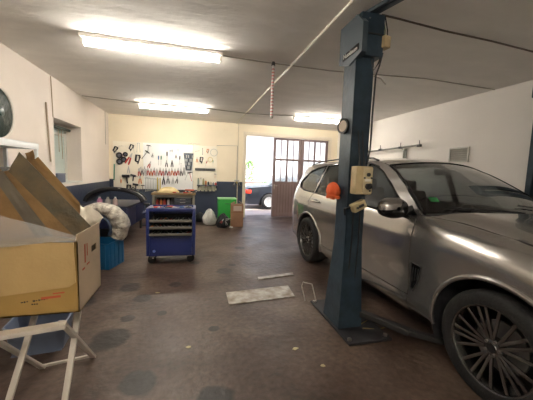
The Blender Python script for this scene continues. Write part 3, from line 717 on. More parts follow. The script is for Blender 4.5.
def t_drill(c, L_):
    r = empty('air_drill'); k = L_
    b = MB(); b.cyl((-.45*k,0,.25*k),(.25*k,0,.25*k),.14*k,12); b.beam((-.05*k,0,.2*k),(.05*k,0,-.5*k),.16*k,.03); b.build('body', pm(c), r)
    b = MB(); b.cyl((.25*k,0,.25*k),(.5*k,0,.25*k),.06*k,10); b.build('chuck', pm('steel'), r); return r
def t_clamp(c, L_):
    r = empty('clamp'); k = L_
    b = MB(); b.tube([(.22*k,0,.1*k),(.22*k,0,.36*k),(-.12*k,0,.40*k),(-.18*k,0,-.2*k),(.05*k,0,-.3*k)], .10*k, 6); b.build('frame', pm(c), r)
    b = MB(); b.cyl((.2*k,0,.1*k),(.02*k,0,-.5*k),.06*k,8); b.build('screw', pm('dark'), r); return r
def t_disc(c, L_):
    r = empty('pulley'); k = L_/2
    b = MB(); b.lathe([(.45*k,-.005),(k,-.005),(k,.02),(.85*k,.028),(.45*k,.015)], (0,.0,0), (0,-1,0), 24, close=True); b.build('rim', pm(c), r)
    b = MB(); b.lathe([(0,.0),(.42*k,.0),(.42*k,.018),(0,.02)], (0,0,0), (0,-1,0), 20); b.build('hub', mat('hub_grey', (.12,.13,.17), .4, .3), r); return r
def t_ring(c, L_):
    r = empty('ring'); k = L_/2; b = MB(); b.tube([(k*cos(a),0,k*sin(a)) for a in [2*pi*i/20 for i in range(20)]], .008, 6, closed=True); b.build('hoop', pm(c), r); return r
def t_bar(c, L_):
    r = empty('rule'); b = MB(); b.box((0,0,0), (.030,.012,L_), bev=.002); b.build('blade', pm(c), r); return r
FN = dict(pliers=t_pliers, screwdriver=t_screw, wrench=t_wrench, hammer=t_hammer, drill=t_drill, clamp=t_clamp, disc=t_disc, ring=t_ring, bar=t_bar)
NM = dict(pliers='pliers', screwdriver='screwdriver', wrench='spanner', hammer='hammer', drill='air drill', clamp='clamp', disc='round pulley', ring='metal hoop', bar='rule')
TOOLS=[('disc',-2.037,1.83,0.159,0,'black'),('disc',-1.879,1.866,0.121,0,'black'),('disc',-2.035,1.652,0.159,0,'black'),('disc',-1.924,1.716,0.143,0,'black'),('pliers',-1.768,1.751,0.317,25,'red'),('clamp',-1.554,1.746,0.254,0,'black'),('hammer',-1.362,1.87,0.254,35,'dark'),('clamp',-1.724,2.067,0.19,15,'black'),('screwdriver',-1.658,2.028,0.222,-10,'dark'),('wrench',-1.564,2.076,0.254,5,'steel'),('wrench',-1.497,2.079,0.254,-5,'steel'),('hammer',-1.268,2.048,0.222,5,'dark'),('clamp',-2.143,1.989,0.19,20,'black'),('wrench',-2.012,2.094,0.095,80,'dark'),('wrench',-1.908,2.1,0.095,85,'steel'),('bar',-2.18,1.35,0.413,2,'green'),('pliers',-1.798,1.434,0.19,0,'steel'),('pliers',-1.146,1.88,0.127,10,'dark'),('pliers',-1.23,1.6,0.19,20,'red'),('screwdriver',-0.981,1.727,0.254,0,'blue'),('screwdriver',-0.911,1.73,0.254,2,'green'),('screwdriver',-0.743,1.84,0.286,0,'dark'),('screwdriver',-0.658,1.977,0.159,0,'blue'),('screwdriver',-0.601,1.98,0.159,0,'dark'),('pliers',-0.757,1.648,0.19,0,'dark'),('pliers',-0.601,1.654,0.19,0,'black'),('screwdriver',-0.387,1.752,0.254,5,'dark'),('screwdriver',-0.43,2.018,0.159,0,'steel'),('pliers',-0.487,1.882,0.127,0,'dark'),('pliers',-1.518,1.366,0.206,-5,'red'),('pliers',-1.436,1.392,0.206,-1,'dark'),('pliers',-1.355,1.371,0.206,3,'steel'),('pliers',-1.273,1.397,0.206,-4,'red'),('pliers',-1.19,1.376,0.206,0,'orange'),('pliers',-1.107,1.402,0.206,4,'red'),('pliers',-1.024,1.381,0.206,-3,'steel'),('pliers',-0.94,1.408,0.206,1,'red'),('pliers',-0.856,1.387,0.206,5,'red'),('pliers',-0.771,1.413,0.206,-2,'dark'),('pliers',-0.686,1.392,0.206,2,'red'),('pliers',-0.601,1.419,0.206,-5,'orange'),('pliers',-0.515,1.398,0.206,-1,'red'),('pliers',-0.429,1.424,0.206,3,'red'),('pliers',-0.342,1.403,0.206,-4,'dark'),('pliers',-0.255,1.43,0.206,0,'steel'),('pliers',-1.49,1.474,0.127,30,'steel'),('pliers',-1.431,1.389,0.127,18,'steel'),('pliers',-1.37,1.478,0.127,6,'steel'),('pliers',-1.311,1.393,0.127,-6,'steel'),('drill',-1.842,1.173,0.254,0,'black'),('drill',-1.668,1.207,0.19,15,'black'),('pliers',-1.493,1.153,0.222,0,'orange'),('wrench',-1.344,1.016,0.413,0,'steel'),('wrench',-1.3,1.017,0.4,0,'steel'),('wrench',-1.256,1.018,0.387,0,'steel'),('wrench',-1.212,1.019,0.375,0,'steel'),('wrench',-1.167,1.02,0.362,0,'steel'),('wrench',-1.123,1.021,0.349,0,'steel'),('wrench',-1.079,1.021,0.337,0,'steel'),('wrench',-1.034,1.022,0.324,0,'steel'),('wrench',-0.989,1.023,0.311,0,'steel'),('bar',-1.011,1.032,0.349,0,'yellow'),('bar',-0.941,1.033,0.317,0,'yellow'),('pliers',-0.84,1.14,0.222,0,'black'),('pliers',-0.715,1.173,0.222,0,'dark'),('pliers',-0.572,1.132,0.19,0,'steel'),('pliers',-0.457,1.165,0.19,8,'dark'),('clamp',-1.806,0.889,0.222,0,'black'),('drill',-1.603,0.946,0.19,10,'black'),('hammer',-1.427,0.89,0.19,0,'dark'),('screwdriver',-2.003,1.01,0.254,0,'orange'),('clamp',-1.712,0.856,0.159,40,'dark'),('wrench',-1.537,0.844,0.159,45,'steel'),('screwdriver',-0.255,1.442,0.19,0,'dark'),('wrench',-0.181,1.293,0.254,20,'steel'),('hammer',-0.064,1.281,0.254,-15,'red'),('wrench',-0.343,1.559,0.222,0,'steel'),('wrench',0.122,2.06,0.127,80,'dark'),('wrench',0.286,2.053,0.19,0,'dark'),('clamp',0.441,2.076,0.127,0,'orange'),('ring',0.632,2.04,0.19,0,'steel'),('pliers',0.124,1.804,0.159,0,'orange'),('clamp',0.252,1.794,0.19,0,'black'),('ring',0.523,1.815,0.127,0,'yellow'),('screwdriver',0.395,1.678,0.19,20,'red'),('screwdriver',0.607,1.717,0.159,0,'green'),('hammer',0.674,1.318,0.127,0,'orange'),('wrench',-0.085,2.274,0.095,85,'dark'),('wrench',0.032,2.271,0.095,85,'dark'),('wrench',0.15,2.269,0.095,85,'dark')]
def zone(x, z):
    h = 'far left' if x < -1.75 else 'left' if x < -1.2 else 'middle' if x < -.62 else 'centre right' if x < .03 else 'right end'
    v = 'top row' if z > 2.02 else 'upper part' if z > 1.78 else 'middle row' if z > 1.5 else 'lower row' if z > 1.2 else 'bottom edge'
    return h, v
seen = {}
for (kd, x, z, ln, ang, c) in TOOLS:
    ln *= 1.12; t = FN[kd](c, ln); t.location = (x, YB-.0245-{'pliers':.07*ln,'screwdriver':.062*ln,'wrench':.006,'hammer':max(.016,.045*ln),'drill':.14*ln,'clamp':.10*ln,'disc':.006,'ring':.009,'bar':.007}[kd], z); t.rotation_euler = (0, radians(ang), 0)
    h, v = zone(x, z); key = (kd, c, h, v); seen.setdefault(key, []).append(t)
CN = {'steel':'bare steel','dark':'dark grey'}
for (kd, c, h, v), ts in seen.items():
    for i, t in enumerate(ts):
        n = len(ts)
        pos = '' if n == 1 else (['leftmost ','rightmost '][i] if n == 2 else (['leftmost ','second from left ','third from left ','fourth from left ','fifth from left ','sixth from left ','seventh from left ','eighth from left ','ninth from left '][i] if i < n-1 else 'rightmost '))
        lb = '%s%s %s in the %s at the %s of the tool board' % (pos, CN.get(c, c), NM[kd], v, h) if h not in ('middle','centre right') else '%s%s %s in the %s, %s of the tool board' % (pos, CN.get(c, c), NM[kd], v, h)
        if n > 1: lb = lb.replace(pos, pos+'of the ' if False else pos)
        if len(lb.split()) > 16: lb = lb.replace(' of the tool board', ' of tool board').replace(' in the ', ' in ')
        if len(lb.split()) > 16: print('LONG', lb)
        tag(t, lb, 'rule' if kd == 'bar' else 'tool', {'pliers':'pliers on the tool board','wrench':'spanners on the tool board','screwdriver':'screwdrivers on the tool board'}.get(kd, 'other tools on the tool board'))
# bit organiser, magnetic strip, shelf with bottles and bins
r = tag(empty('bit_organiser', (-.125,YT,1.72)), 'dark grey tapered tool holder panel on the glare-white part of the tool board', 'tool holder')
b = MB(); b.prism([(-.145,.26),(.145,.26),(.09,-.26),(-.085,-.26)], (0,0,0), (1,0,0), (0,0,1), (0,-.03,0)); b.build('holder', mat('slate_plastic', (.10,.12,.15), .45), r, angle=20)
for i in range(4):
    for j in range(5-(i > 2)):
        b = MB(); w = .115-.02*i; b.box((-w+2*w*j/(4-(i > 2)), -.036, .16-.11*i), (.026,.014,.085), bev=.003); b.build('bit', pm('steel' if (i+j) % 3 else 'dark'), r)
r = tag(empty('magnetic_strip', (.37,YT,1.508)), 'long dark magnetic strip on the right end of the tool board', 'tool strip')
b = MB(); b.box((0,-.015,0), (.61,.03,.075), bev=.004); b.build('strip', mat('strip_grey', (.10,.10,.10), .5), r)
r = tag(empty('bench_shelf', (.44,YB-.02,1.03)), 'small dark wall shelf below the right end of the tool board', 'shelf')
b = MB(); b.box((0,-.11,0), (.62,.17,.022), bev=.003); b.build('board', mat('dark_shelf', (.10,.11,.14), .5), r)
for s in (-1, 1):
    b = MB(); b.box((s*.27,-.08,-.05), (.02,.12,.08)); b.build('bracket', m_dk, r)
bc = [('grey green','green',(.24,.30,.24)),('pale','white',(.65,.66,.60)),('olive','olive',(.30,.30,.14)),('orange','orange',(.6,.22,.06)),('black','black',(.03,.03,.03)),('cream','cream',(.66,.60,.45)),('grey','grey',(.25,.26,.28)),('red','red',(.5,.06,.05))]
for i, (a_, n_, c_) in enumerate(bc):
    x = .17+.075*i; h_ = [.20,.21,.19,.13,.10,.09,.08,.08][i]
    r = tag(empty('spray_can', (x,YB-.13,1.041)), '%s can or bottle on the small shelf below the tool board' % a_, 'can', 'cans on the small shelf')
    b = MB(); b.lathe([(0,0),(.028,0),(.028,h_*.8),(.018,h_*.9),(0,h_*.9)], n=14); b.build('body', mat('can_'+n_, c_, .35), r)
    b = MB(); b.cyl((0,0,h_*.9),(0,0,h_*1.02),.012,10); b.build('cap', pm('dark'), r)
for i in range(5):
    r = tag(empty('storage_jar', (.18+.115*i,YB-.085,.933)), '%s clear storage jar hanging under the small shelf' % ['leftmost','second from left','middle','second from right','rightmost'][i], 'jar', 'jars under the small shelf')
    b = MB(); b.lathe([(0,-.09),(.042,-.09),(.045,-.08),(.045,.06),(0,.06)], n=16); b.build('jar', mat('cloudy_plastic', (.62,.58,.45), .3), r)
    b = MB(); b.cyl((0,0,.06),(0,0,.085),.046,16); b.build('lid', pm(['dark','steel','red','dark','steel'][i]), r)
# workshop lamp / tap cluster left of the doorway
r = tag(empty('hose_tap', (1.36,YB-.001,1.13)), 'small metal pipe tap cluster on the wall left of the doorway', 'tap')
b = MB(); b.tube([(0,-.03,.20),(0,-.04,.06),(-.07,-.05,.0),(-.09,-.05,-.08)], .010, 8); b.tube([(0,-.04,.06),(.07,-.05,.0),(.09,-.05,-.08)], .010, 8); b.box((0,-.03,.06),(.16,.03,.04),bev=.006); b.build('pipe', m_steel, r)
for s in (-1, 1):
    b = MB(); b.lathe([(0,.0),(.035,.0),(.045,.05),(0,.05)], (s*.09,-.05,-.13), (0,0,1), 14); b.build('nozzle', pm('dark'), r)
b = MB(); b.ball((0,-.04,.0),.035,12,8); b.build('valve', mat('brass', (.5,.38,.15), .35, 1), r)

# ------------------------------------------------------------------ workbench behind the cart
m_bd0 = mat('dark_bench_panel', (.03,.03,.035), .6)
m_wood = mat('worn_bench_wood', (.30,.20,.10), .6, bump=.3, bscale=20, var=.4, vscale=5, stretch=(1,8,8))
r = tag(empty('workbench', (-.47,8.0,0)), 'wooden topped workbench below the tool board, behind the blue cart', 'workbench')
b = MB(); b.box((0,0,.845), (1.10,.62,.05), bev=.004); b.build('worktop', m_wood, r)
for sx in (-1, 1):
    for sy in (-1, 1): b = MB(); b.box((sx*.50,sy*.26,.41), (.06,.06,.82), bev=.004); b.build('leg', mat('bench_grey', (.20,.19,.15), .5), r)
b = MB(); b.box((0,.1,.22), (1.0,.40,.025)); b.build('lower_shelf', m_wood, r)
b = MB(); b.box((0,-.27,.785), (.94,.02,.06)); b.build('apron', mat('bench_grey', (.2,.19,.15)), r)
b = MB(); b.box((0,.24,.48), (.94,.02,.55)); b.build('back_panel', m_bd0, r)
b = MB(); b.box((.22,-.02,.66), (.44,.46,.16), bev=.006); dr = b.build('drawer_box', m_bd0, r)
for z in (.625,.70):
    b = MB(); b.box((.22,-.256,z), (.41,.014,.064), bev=.004); q = b.build('drawer', mat('slate_drawer', (.06,.075,.10), .4), dr)
    b = MB(); b.box((.22,-.268,z), (.14,.012,.012)); b.build('handle', m_steel, q)
m_cloth = mat('yellowish_cloth', (.62,.50,.26), .85, bump=.6, bscale=14)
b = MB(); b.grid(lambda a, t: ((.26*cos(a)+.03*sin(3*a))*sin(t), (.15*sin(a)+.02*cos(2*a))*sin(t), .13*max(0,cos(t))*(1+.15*sin(4*a+t*3))), [2*pi*i/30 for i in range(30)], [pi/2*i/8 for i in range(9)], close_u=True)
o = b.build('cloth_heap', m_cloth, loc=(-.62,7.95,.872)); tag(o, 'yellowish cloth heap on the workbench', 'cloth')
for i, (x, y, c, n) in enumerate(((-.27,7.86,'black','black pistol air drill lying on the workbench nearest the cloth heap'),(-.13,7.95,'dark','dark grey air drill lying in the middle of the workbench'),(.0,7.88,'black','black air drill at the right end of the workbench'))):
    t = t_drill(c, .19); t.location = (x,y,.905); t.rotation_euler = (radians(90),0,radians([30,-20,50][i])); tag(t, n, 'tool', 'air drills on the workbench')
for i, (x, y, c, n) in enumerate(((-.42,7.75,'red','red pliers on the front of the workbench'),(-.22,7.73,'red','red pliers beside the dark air drill on the workbench'),(-.03,7.74,'orange','orange pliers at the right end of the workbench'))):
    t = t_pliers(c, .2); t.location = (x,y,.885); t.rotation_euler = (radians(90),0,radians([40,-70,15][i])); tag(t, n, 'tool', 'pliers on the workbench')
r = tag(empty('parts_tray', (-.08,8.1,.872)), 'red plastic parts tray at the right end of the workbench', 'tray')
b = MB(); b.box((0,0,.01),(.24,.16,.02),bev=.004)
for s in (-1,1): b.box((s*.115,0,.04),(.012,.16,.07)); b.box((0,s*.075,.04),(.24,.012,.07))
b.build('tray', mat('red_plastic', (.55,.10,.05), .4), r)

# ------------------------------------------------------------------ blue tool trolley
m_bl = mat('royal_blue_enamel', (.022,.036,.165), .32, coat=.4)
m_bd = mat('dark_drawer_inside', (.02,.02,.026), .6)
m_tr = mat('grey_beige_tray', (.22,.205,.17), .5, .2)
r = tag(empty('tool_trolley', (-.315,4.83,0), radians(-1.5)), 'royal blue wheeled tool trolley with open trays of tools', 'tool trolley')
W2, D2, z0, z1 = .735, .44, .13, .885
b = MB()
for s in (-1, 1): b.box((s*(W2/2-.0225),0,(z0+z1)/2), (.045,D2,z1-z0), bev=.006)
b.box((0,D2/2-.01,(z0+z1)/2), (W2-.08,.02,z1-z0)); b.box((0,0,z0+.012), (W2-.08,D2,.024)); b.box((0,0,.845),(W2-.08,D2-.01,.02)); b.box((0,-D2/2+.012,.865),(W2-.08,.024,.045),bev=.005)
b.box((0,D2/2-.012,.870),(W2-.08,.024,.04)); b.build('cabinet', m_bl, r)
b = MB(); b.box((0,-D2/2-.004,.295), (W2-.10,.024,.285), bev=.006); d = b.build('lower_drawer', m_bl, r)
b = MB(); b.box((0,-D2/2-.024,.42), (W2-.16,.022,.020), bev=.006); b.build('drawer_pull', mat('blue_dark', (.012,.02,.09), .4), d)
b = MB(); b.lathe([(0,0),(.022,0),(.022,.004),(0,.005)], (-.25,-D2/2-.016,.215), (0,-1,0), 20); b.build('glare_spot', mat('pale_blue_glare', (.25,.35,.75), .3), d)  # pale blue disc stands in for a glare spot on the drawer
for i, z in enumerate((.485,.590,.695)):
    pull = .05-.015*i
    t = MB(); t.box((0,-.02-pull,z-.022), (W2-.105,D2-.05,.008)); t.box((0,-D2/2-pull+.008,z-.002), (W2-.105,.012,.034), bev=.004)
    for s in (-1, 1): t.box((s*(W2/2-.058),-.02-pull,z-.008), (.008,D2-.05,.032))
    tr = t.build('tray', m_tr, r)
    b = MB(); b.box((0,-.02-pull,z-.016), (W2-.125,D2-.07,.004)); b.build('tray_liner', m_bd, tr)
    b = MB(); b.box((0,D2/2-.025,z+.0), (W2-.1,.006,.09)); b.build('dark_back', m_bd, tr)
b = MB(); b.tube([(-W2/2,.14,.80),(-W2/2-.055,.14,.80),(-W2/2-.055,-.14,.80),(-W2/2,-.14,.80)], .013, 10); b.build('push_handle', mat('blue_dark', (.012,.02,.09)), r)
for x in (-.285, .285):
    for y in (-.15, .15):
        b = MB(); b.box((x,y,.118),(.07,.07,.024),bev=.004); b.box((x,y,.10),(.035,.035,.05)); f = b.build('castor_fork', m_steel, r)
        b = MB(); b.lathe([(0,-.018),(.058,-.018),(.064,-.010),(.064,.010),(.058,.018),(0,.018)], (x*1.04,y,.065), (.55,-.83,0), 24); b.build('castor_wheel', m_blk, f)
# tools in the trays
cz = ['steel','steel','red','steel','dark','orange','steel','blue','steel','dark','steel','red','steel','steel']
words = ['lowest','middle','top']
NT = ['leftmost','second from left','third from left','fourth from left','fifth from left','middle','fifth from right','fourth from right','third from right','second from right','rightmost']
for i, z in enumerate((.485,.590,.695)):
    pull = .05-.015*i
    for k in range(11):
        c = cz[(k*3+i*5) % 14]
        t = (t_wrench, t_screw)[(k+i) % 2](c, .17); lx = -.27+.054*k; ly = -.10-pull
        M = r.matrix_world if False else Matrix.Translation(r.location) @ Matrix.Rotation(radians(-1.5), 4, 'Z')
        t.location = M @ Vector((lx, ly, z+.010)); t.rotation_euler = (radians(90), 0, radians(random.choice((0,180))+random.uniform(-20,20)))
        tag(t, '%s %s in the %s tray of the blue trolley' % (NT[k], CN.get(c, c)+(' spanner' if (k+i) % 2 == 0 else ' screwdriver'), words[i]), 'tool', 'tools in the %s trolley tray' % words[i])
for i in range(7):
    x = -.27+.09*i; c = ['red','steel','dark','red','blue','steel','dark'][i]
    t = (t_pliers, t_screw, t_hammer)[i % 3](c, .19); t.location = (-.315+x, 4.80+.05*(i % 2), .880); t.rotation_euler = (radians(90),0,radians(-60+i*37))
    tag(t, '%s %s lying on top of the blue trolley, %s' % (CN.get(c, c), ['pliers','screwdriver','hammer'][i % 3], ['far left','left','left of the middle','in the middle','right of the middle','right','far right'][i]), 'tool', 'tools on top of the trolley')
for i, (x, c) in enumerate(((-.90,'red'),(-.81,'orange'),(-.72,'red'),(-.62,'steel'),(-.53,'dark'))):
    r = tag(empty('spray_can', (x,7.98,.233)), ['leftmost red','second, orange','third, red','fourth, bare metal','fifth, dark grey'][i]+' tall can on the lower shelf of the workbench', 'can', 'cans under the workbench')
    b = MB(); b.lathe([(0,0),(.036,0),(.036,.40),(.022,.44),(0,.44)], n=14); b.build('body', pm(c), r)
    b = MB(); b.cyl((0,0,.44),(0,0,.48),.016,10); b.build('cap', pm('dark'), r)
# ------------------------------------------------------------------ bins and bags by the doorway
m_green = mat('green_plastic', (.02,.36,.045), .35, coat=.3)
r = tag(empty('green_cabinet', (.925,7.90,0)), 'bright green metal box standing against the wall beside the doorway', 'box')
b = MB(); b.box((0,0,.36), (.49,.34,.71), bev=.012); b.build('body', m_green, r)
b = MB(); b.box((0,0,.730), (.51,.36,.03), bev=.008); b.build('lid', mat('pale_green_plastic', (.30,.62,.28), .35), r)
b = MB(); b.tube([(-.06,-.175,.60),(-.06,-.205,.60),(.06,-.205,.60),(.06,-.175,.60)], .007, 8); b.build('handle', m_dk, r)
m_kraft = mat('brown_kraft_card', (.36,.20,.12), .75, bump=.1, bscale=60, var=.15, vscale=6)
r = tag(empty('cardboard_box', (1.165,7.58,0), radians(-4)), 'tall narrow brown cardboard box in front of the green box', 'cardboard box')
b = MB(); b.box((0,0,.305), (.33,.22,.61), bev=.004); b.build('body', m_kraft, r)
b = MB(); b.prism([(0,0),(.11,.05),(.11,.056),(0,.006)], (-.165,-.11,.611), (1,0,0), (0,0,1), (0,.22,0)); b.prism([(0,0),(-.11,.07),(-.11,.076),(0,.006)], (.165,-.11,.611), (1,0,0), (0,0,1), (0,.22,0)); b.build('flap', m_kraft, r)
b = MB(); b.box((.01,-.1115,.50), (.22,.003,.13)); b.build('printed_label', mat('label_pink_grey', (.58,.46,.40), .6), r)
b = MB(); b.box((0,-.1125,.398), (.335,.002,.012)); b.build('crease', mat('card_crease', (.24,.12,.07), .8), r)
def bag(name, loc, sx, sy, sz, m, lb, cat, seed, group=None):
    random.seed(seed); ph = [random.uniform(0, 6) for _ in range(6)]
    def f(a, t):
        q = 1+.10*sin(3*a+ph[0]+t*2)+.07*sin(7*a+ph[1]-3*t)+.04*sin(13*a+ph[2]+5*t)
        zz = (1-cos(t))/2
        wv = (sin(t)**.6 if t < pi-.001 else 0)*(1.05-.45*zz)
        return (sx*cos(a)*wv*q, sy*sin(a)*wv*q, sz*zz*(1+.08*sin(2*a+ph[3])*zz))
    b = MB(); b.grid(f, [2*pi*i/40 for i in range(40)], [pi*i/18 for i in range(19)], close_u=True)
    o = b.build(name, m, loc=loc, angle=60); tag(o, lb, cat, group); return o
m_film = mat('clear_plastic_film', (.80,.79,.74), .22, trans=.55, bump=1., bscale=9)
m_bagw = mat('white_bag', (.62,.62,.57), .4, bump=.8, bscale=14, var=.3, vscale=7)
m_bagb = mat('black_bag', (.02,.022,.024), .35, bump=.9, bscale=14)
bag('plastic_bag', (.46,7.82,0), .20, .17, .42, m_bagw, 'crumpled whitish plastic bag on the floor left of the green box', 'bag', 3)
bag('refuse_bag', (.78,7.42,0), .20, .14, .36, m_bagb, 'black crumpled bag on the floor in front of the green box', 'bag', 5)
bag('refuse_bag', (.22,8.35,0), .20, .16, .26, m_bagb, 'low dark bag on the floor by the wall between trolley and white bag', 'bag', 9)
bag('paper_scrap', (.99,7.38,0), .06, .05, .04, m_bagw, 'small pale scrap on the floor by the foot of the brown cardboard box', 'scrap', 11)
for i, (x, y, z, c) in enumerate(((.74,7.34,.20,'red'),(.84,7.31,.16,'steel'),(.90,7.35,.25,'steel'))):
    t = t_pliers(c, .15); t.location = (x,y-.07,z); t.rotation_euler = (radians(20),radians([30,-20,70][i]),0); tag(t, ['red pliers leaning on the black bag','steel pliers low in front of the black bag','steel pliers at the right of the black bag'][i], 'tool')
# floor plate and strip
m_plate = mat('scuffed_white_plate', (.50,.47,.42), .45, .2, var=.55, vscale=9, vcol=(.20,.15,.10), bump=.2, bscale=20)
r = MB(); r.prism([(.408,3.373),(1.237,3.447),(1.213,3.113),(.405,3.052)], (0,0,.001), (1,0,0), (0,1,0), (0,0,.008)); o = r.build('floor_plate', m_plate); tag(o, 'flat scuffed whitish metal plate lying on the floor', 'floor plate')
b = MB(); b.prism([(.905,3.80),(1.46,3.895),(1.45,3.80),(.895,3.715)], (0,0,.001), (1,0,0), (0,1,0), (0,0,.012)); o = b.build('metal_strip', m_plate); tag(o, 'narrow pale metal strip on the floor behind the whitish plate', 'strip')
random.seed(21)
for i, (x, y, lb) in enumerate(((-.02,2.35,'small pale debris flake on the floor nearest the camera'),(-.40,3.52,'yellowish dry leaf on the floor in front of the trolley'),(1.0,1.9,'pale paper flake on the floor towards the post foot'),(.86,2.15,'tiny white flake on the open floor'))):
    b = MB(); n = 7; pl_ = [( .028*cos(2*pi*k/n)*random.uniform(.5,1.2), .018*sin(2*pi*k/n)*random.uniform(.5,1.2)) for k in range(n)]
    b.prism(pl_, (x,y,.0005), (1,0,0), (0,1,0), (0,0,.004)); o = b.build('debris_flake', mat('flake_tan', (.50,.42,.25), .8)); tag(o, lb, 'debris')

# ------------------------------------------------------------------ folding stand with big cardboard box
m_wp = mat('whitewashed_wood', (.66,.60,.52), .5, bump=.15, bscale=30, var=.15, vscale=6, stretch=(1,1,.2))
r = tag(empty('folding_stand', (-.93,2.03,0)), 'white wooden folding stand with crossed legs under the big cardboard box', 'stand')
O_ = Vector((-.93,2.03,0))
for a_, c_ in (((-.742,1.80,0),(-.736,2.12,.60)),((-1.048,1.80,0),(-.977,2.12,.60)),((-.746,2.374,0),(-.727,1.80,.60)),((-1.061,2.312,0),(-1.126,1.80,.60))):
    b = MB(); b.beam(Vector(a_)-O_, Vector(c_)-O_, .020, .034, up=(1,0,0)); b.build('leg', m_wp, r)
b = MB(); b.beam(Vector((-1.06,2.29,.03))-O_, Vector((-.75,2.35,.03))-O_, .018, .018); b.build('stretcher', m_wp, r)
b = MB(); b.beam(Vector((-1.04,1.83,.05))-O_, Vector((-.742,1.83,.05))-O_, .018, .018); b.build('stretcher', m_wp, r)
for a_, c_ in (((-1.33,1.665,.585),(-.70,1.793,.585)),((-1.30,2.07,.585),(-.735,2.17,.585)),((-1.30,1.69,.585),(-1.28,2.05,.585))):
    b = MB(); b.beam(Vector(a_)-O_, Vector(c_)-O_, .062, .026); b.build('rail', m_wp, r)
# box (open, flaps) : x -1.38..-.655  y 1.865..2.30
m_card = mat('ochre_cardboard', (.42,.26,.075), .7, bump=.12, bscale=50, var=.22, vscale=3)
m_cardl = mat('tan_cardboard', (.52,.355,.15), .7, bump=.12, bscale=50, var=.15, vscale=3)
m_cardp = mat('pale_cardboard', (.66,.50,.33), .7, bump=.12, bscale=50, var=.15, vscale=4)
r = tag(empty('open_cardboard_box', (-1.0,2.08,.62)), 'large open ochre cardboard box on the white folding stand', 'cardboard box')
t = .006; hx0, hx1, hy0, hy1, hh = -.40, .345, -.215, .20, .435
b = MB(); b.box(((hx0+hx1)/2,hy0+t/2,hh/2), (hx1-hx0,t,hh)); b.build('front_side', m_card, r)
b = MB(); b.box(((hx0+hx1)/2,hy1-t/2,hh/2), (hx1-hx0,t,hh)); b.box((hx0+t/2,0,hh/2),(t,hy1-hy0,hh)); b.box(((hx0+hx1)/2,(hy0+hy1)/2,.004),(hx1-hx0,hy1-hy0,.008)); b.build('back_and_base', m_card, r)
# right side with hand hole, leaning out slightly
b = MB(); hz0, hz1, ya, yb = .300, .345, .02, .12
def sd(y, z): return (hx1-t/2, y, z)
for (ya_, yb_, za, zb) in ((hy0,ya,0,hh+.04),(yb,hy1,0,hh+.04),(ya,yb,0,hz0),(ya,yb,hz1,hh+.04)):
    b.box((hx1-t/2,(ya_+yb_)/2,(za+zb)/2),(t,yb_-ya_,zb-za))
b.build('end_side', m_cardp, r)
b = MB(); b.box((hx1-t-.004,(ya+yb)/2,(hz0+hz1)/2),(.003,yb-ya+.01,hz1-hz0+.01)); b.build('hand_hole_shade', mat('card_hole_shade', (.10,.065,.03), .8), r)  # dark sheet behind the hand hole, painted as the shade inside the box
b = MB(); b.prism([(-.32,.17),(-.305,.15),(-.30,.11),(.30,.165),(.335,.19),(.33,.43),(-.32,.43)], (0,hy0-.008,0), (1,0,0), (0,0,1), (0,-.006,0)); b.build('front_flap', m_cardl, r)
b = MB(); b.prism([(-.40,.10),(-.30,.13),(-.30,.17),(-.32,.21),(-.32,.43),(-.40,.43)], (0,hy0-.004,0), (1,0,0), (0,0,1), (0,-.005,0)); b.build('torn_flap', m_card, r)
m_ink = mat('box_ink', (.05,.035,.02), .7); m_inkr = mat('box_ink_red', (.50,.10,.04), .7)
random.seed(4)
b = MB()
for k in range(9): b.box((.055+.013*k+.02*(k > 2), hy0-.0013, .085+.0015*k), (.008+.004*(k % 3 == 0), .0008, .006+.004*(k % 2)), (0,-.12,0))
for k in range(3): b.box((.105+.012*k, hy0-.0013, .070), (.009, .0008, .007))
b.build('print', m_ink, r)
b = MB(); b.box((.20,hy0-.0015,.105),(.10,.001,.014),(0,-.06,0)); b.box((.24,hy0-.0015,.128),(.06,.001,.008),(0,-.06,0)); b.build('print', m_inkr, r)
b = MB()
for y, z, w, h in ((-.10,.33,.02,.12),(-.06,.345,.012,.08),(-.13,.24,.04,.012),(-.05,.25,.05,.010)): b.box((hx1+.0008,y,z),(.001,w,h))
b.build('print', m_inkr, r)
# boards and sheets leaning in the box
def sheet(name, pts, th, m, lb, cat, up=(0,.25,.1), group=None, angle=20, wob=0.):
    """quad board from four corners (tl,tr,br,bl) subdivided, with thickness"""
    A, B_, C_, D_ = [Vector(p) for p in pts]; nrm = (B_-A).cross(D_-A).normalized()
    b = MB(); N = 16
    b.grid(lambda u, v: (A*(1-u)+B_*u)*(1-v)+(D_*(1-u)+C_*u)*v+nrm*wob*(sin(u*11+v*2)*.5+sin(v*7+u*3)*.5), rng(0,1,N), rng(0,1,N))
    o = b.build(name, m, solid=th, out=(0,9,0), angle=angle); tag(o, lb, cat, group); return o
m_dcard = mat('dark_stained_card', (.13,.085,.035), .6, bump=.3, bscale=40, var=.35, vscale=7, vcol=(.048,.048,.030))
m_ocard = mat('orange_brown_card', (.27,.15,.05), .65, bump=.3, bscale=40, var=.45, vscale=4)
m_gcard = mat('grey_brown_card', (.14,.115,.08), .65, bump=.2, bscale=40, var=.3, vscale=6)
G = 'old cardboard sheets leaning in the box'
sheet('cardboard_sheet', [(-1.083,2.191,1.574),(-.646,2.074,1.106),(-.729,2.056,1.033),(-1.132,2.160,1.451)], .008, m_dcard, 'wide dark stained cardboard sheet with pointed top leaning in the box', 'cardboard sheet', group=G, wob=.004)
sheet('cardboard_sheet', [(-1.171,2.173,1.443),(-1.135,2.177,1.457),(-.727,2.068,1.023),(-.881,2.074,1.045)], .006, m_ocard, 'narrow orange brown strip along the middle of the leaning stack', 'cardboard sheet', group=G)
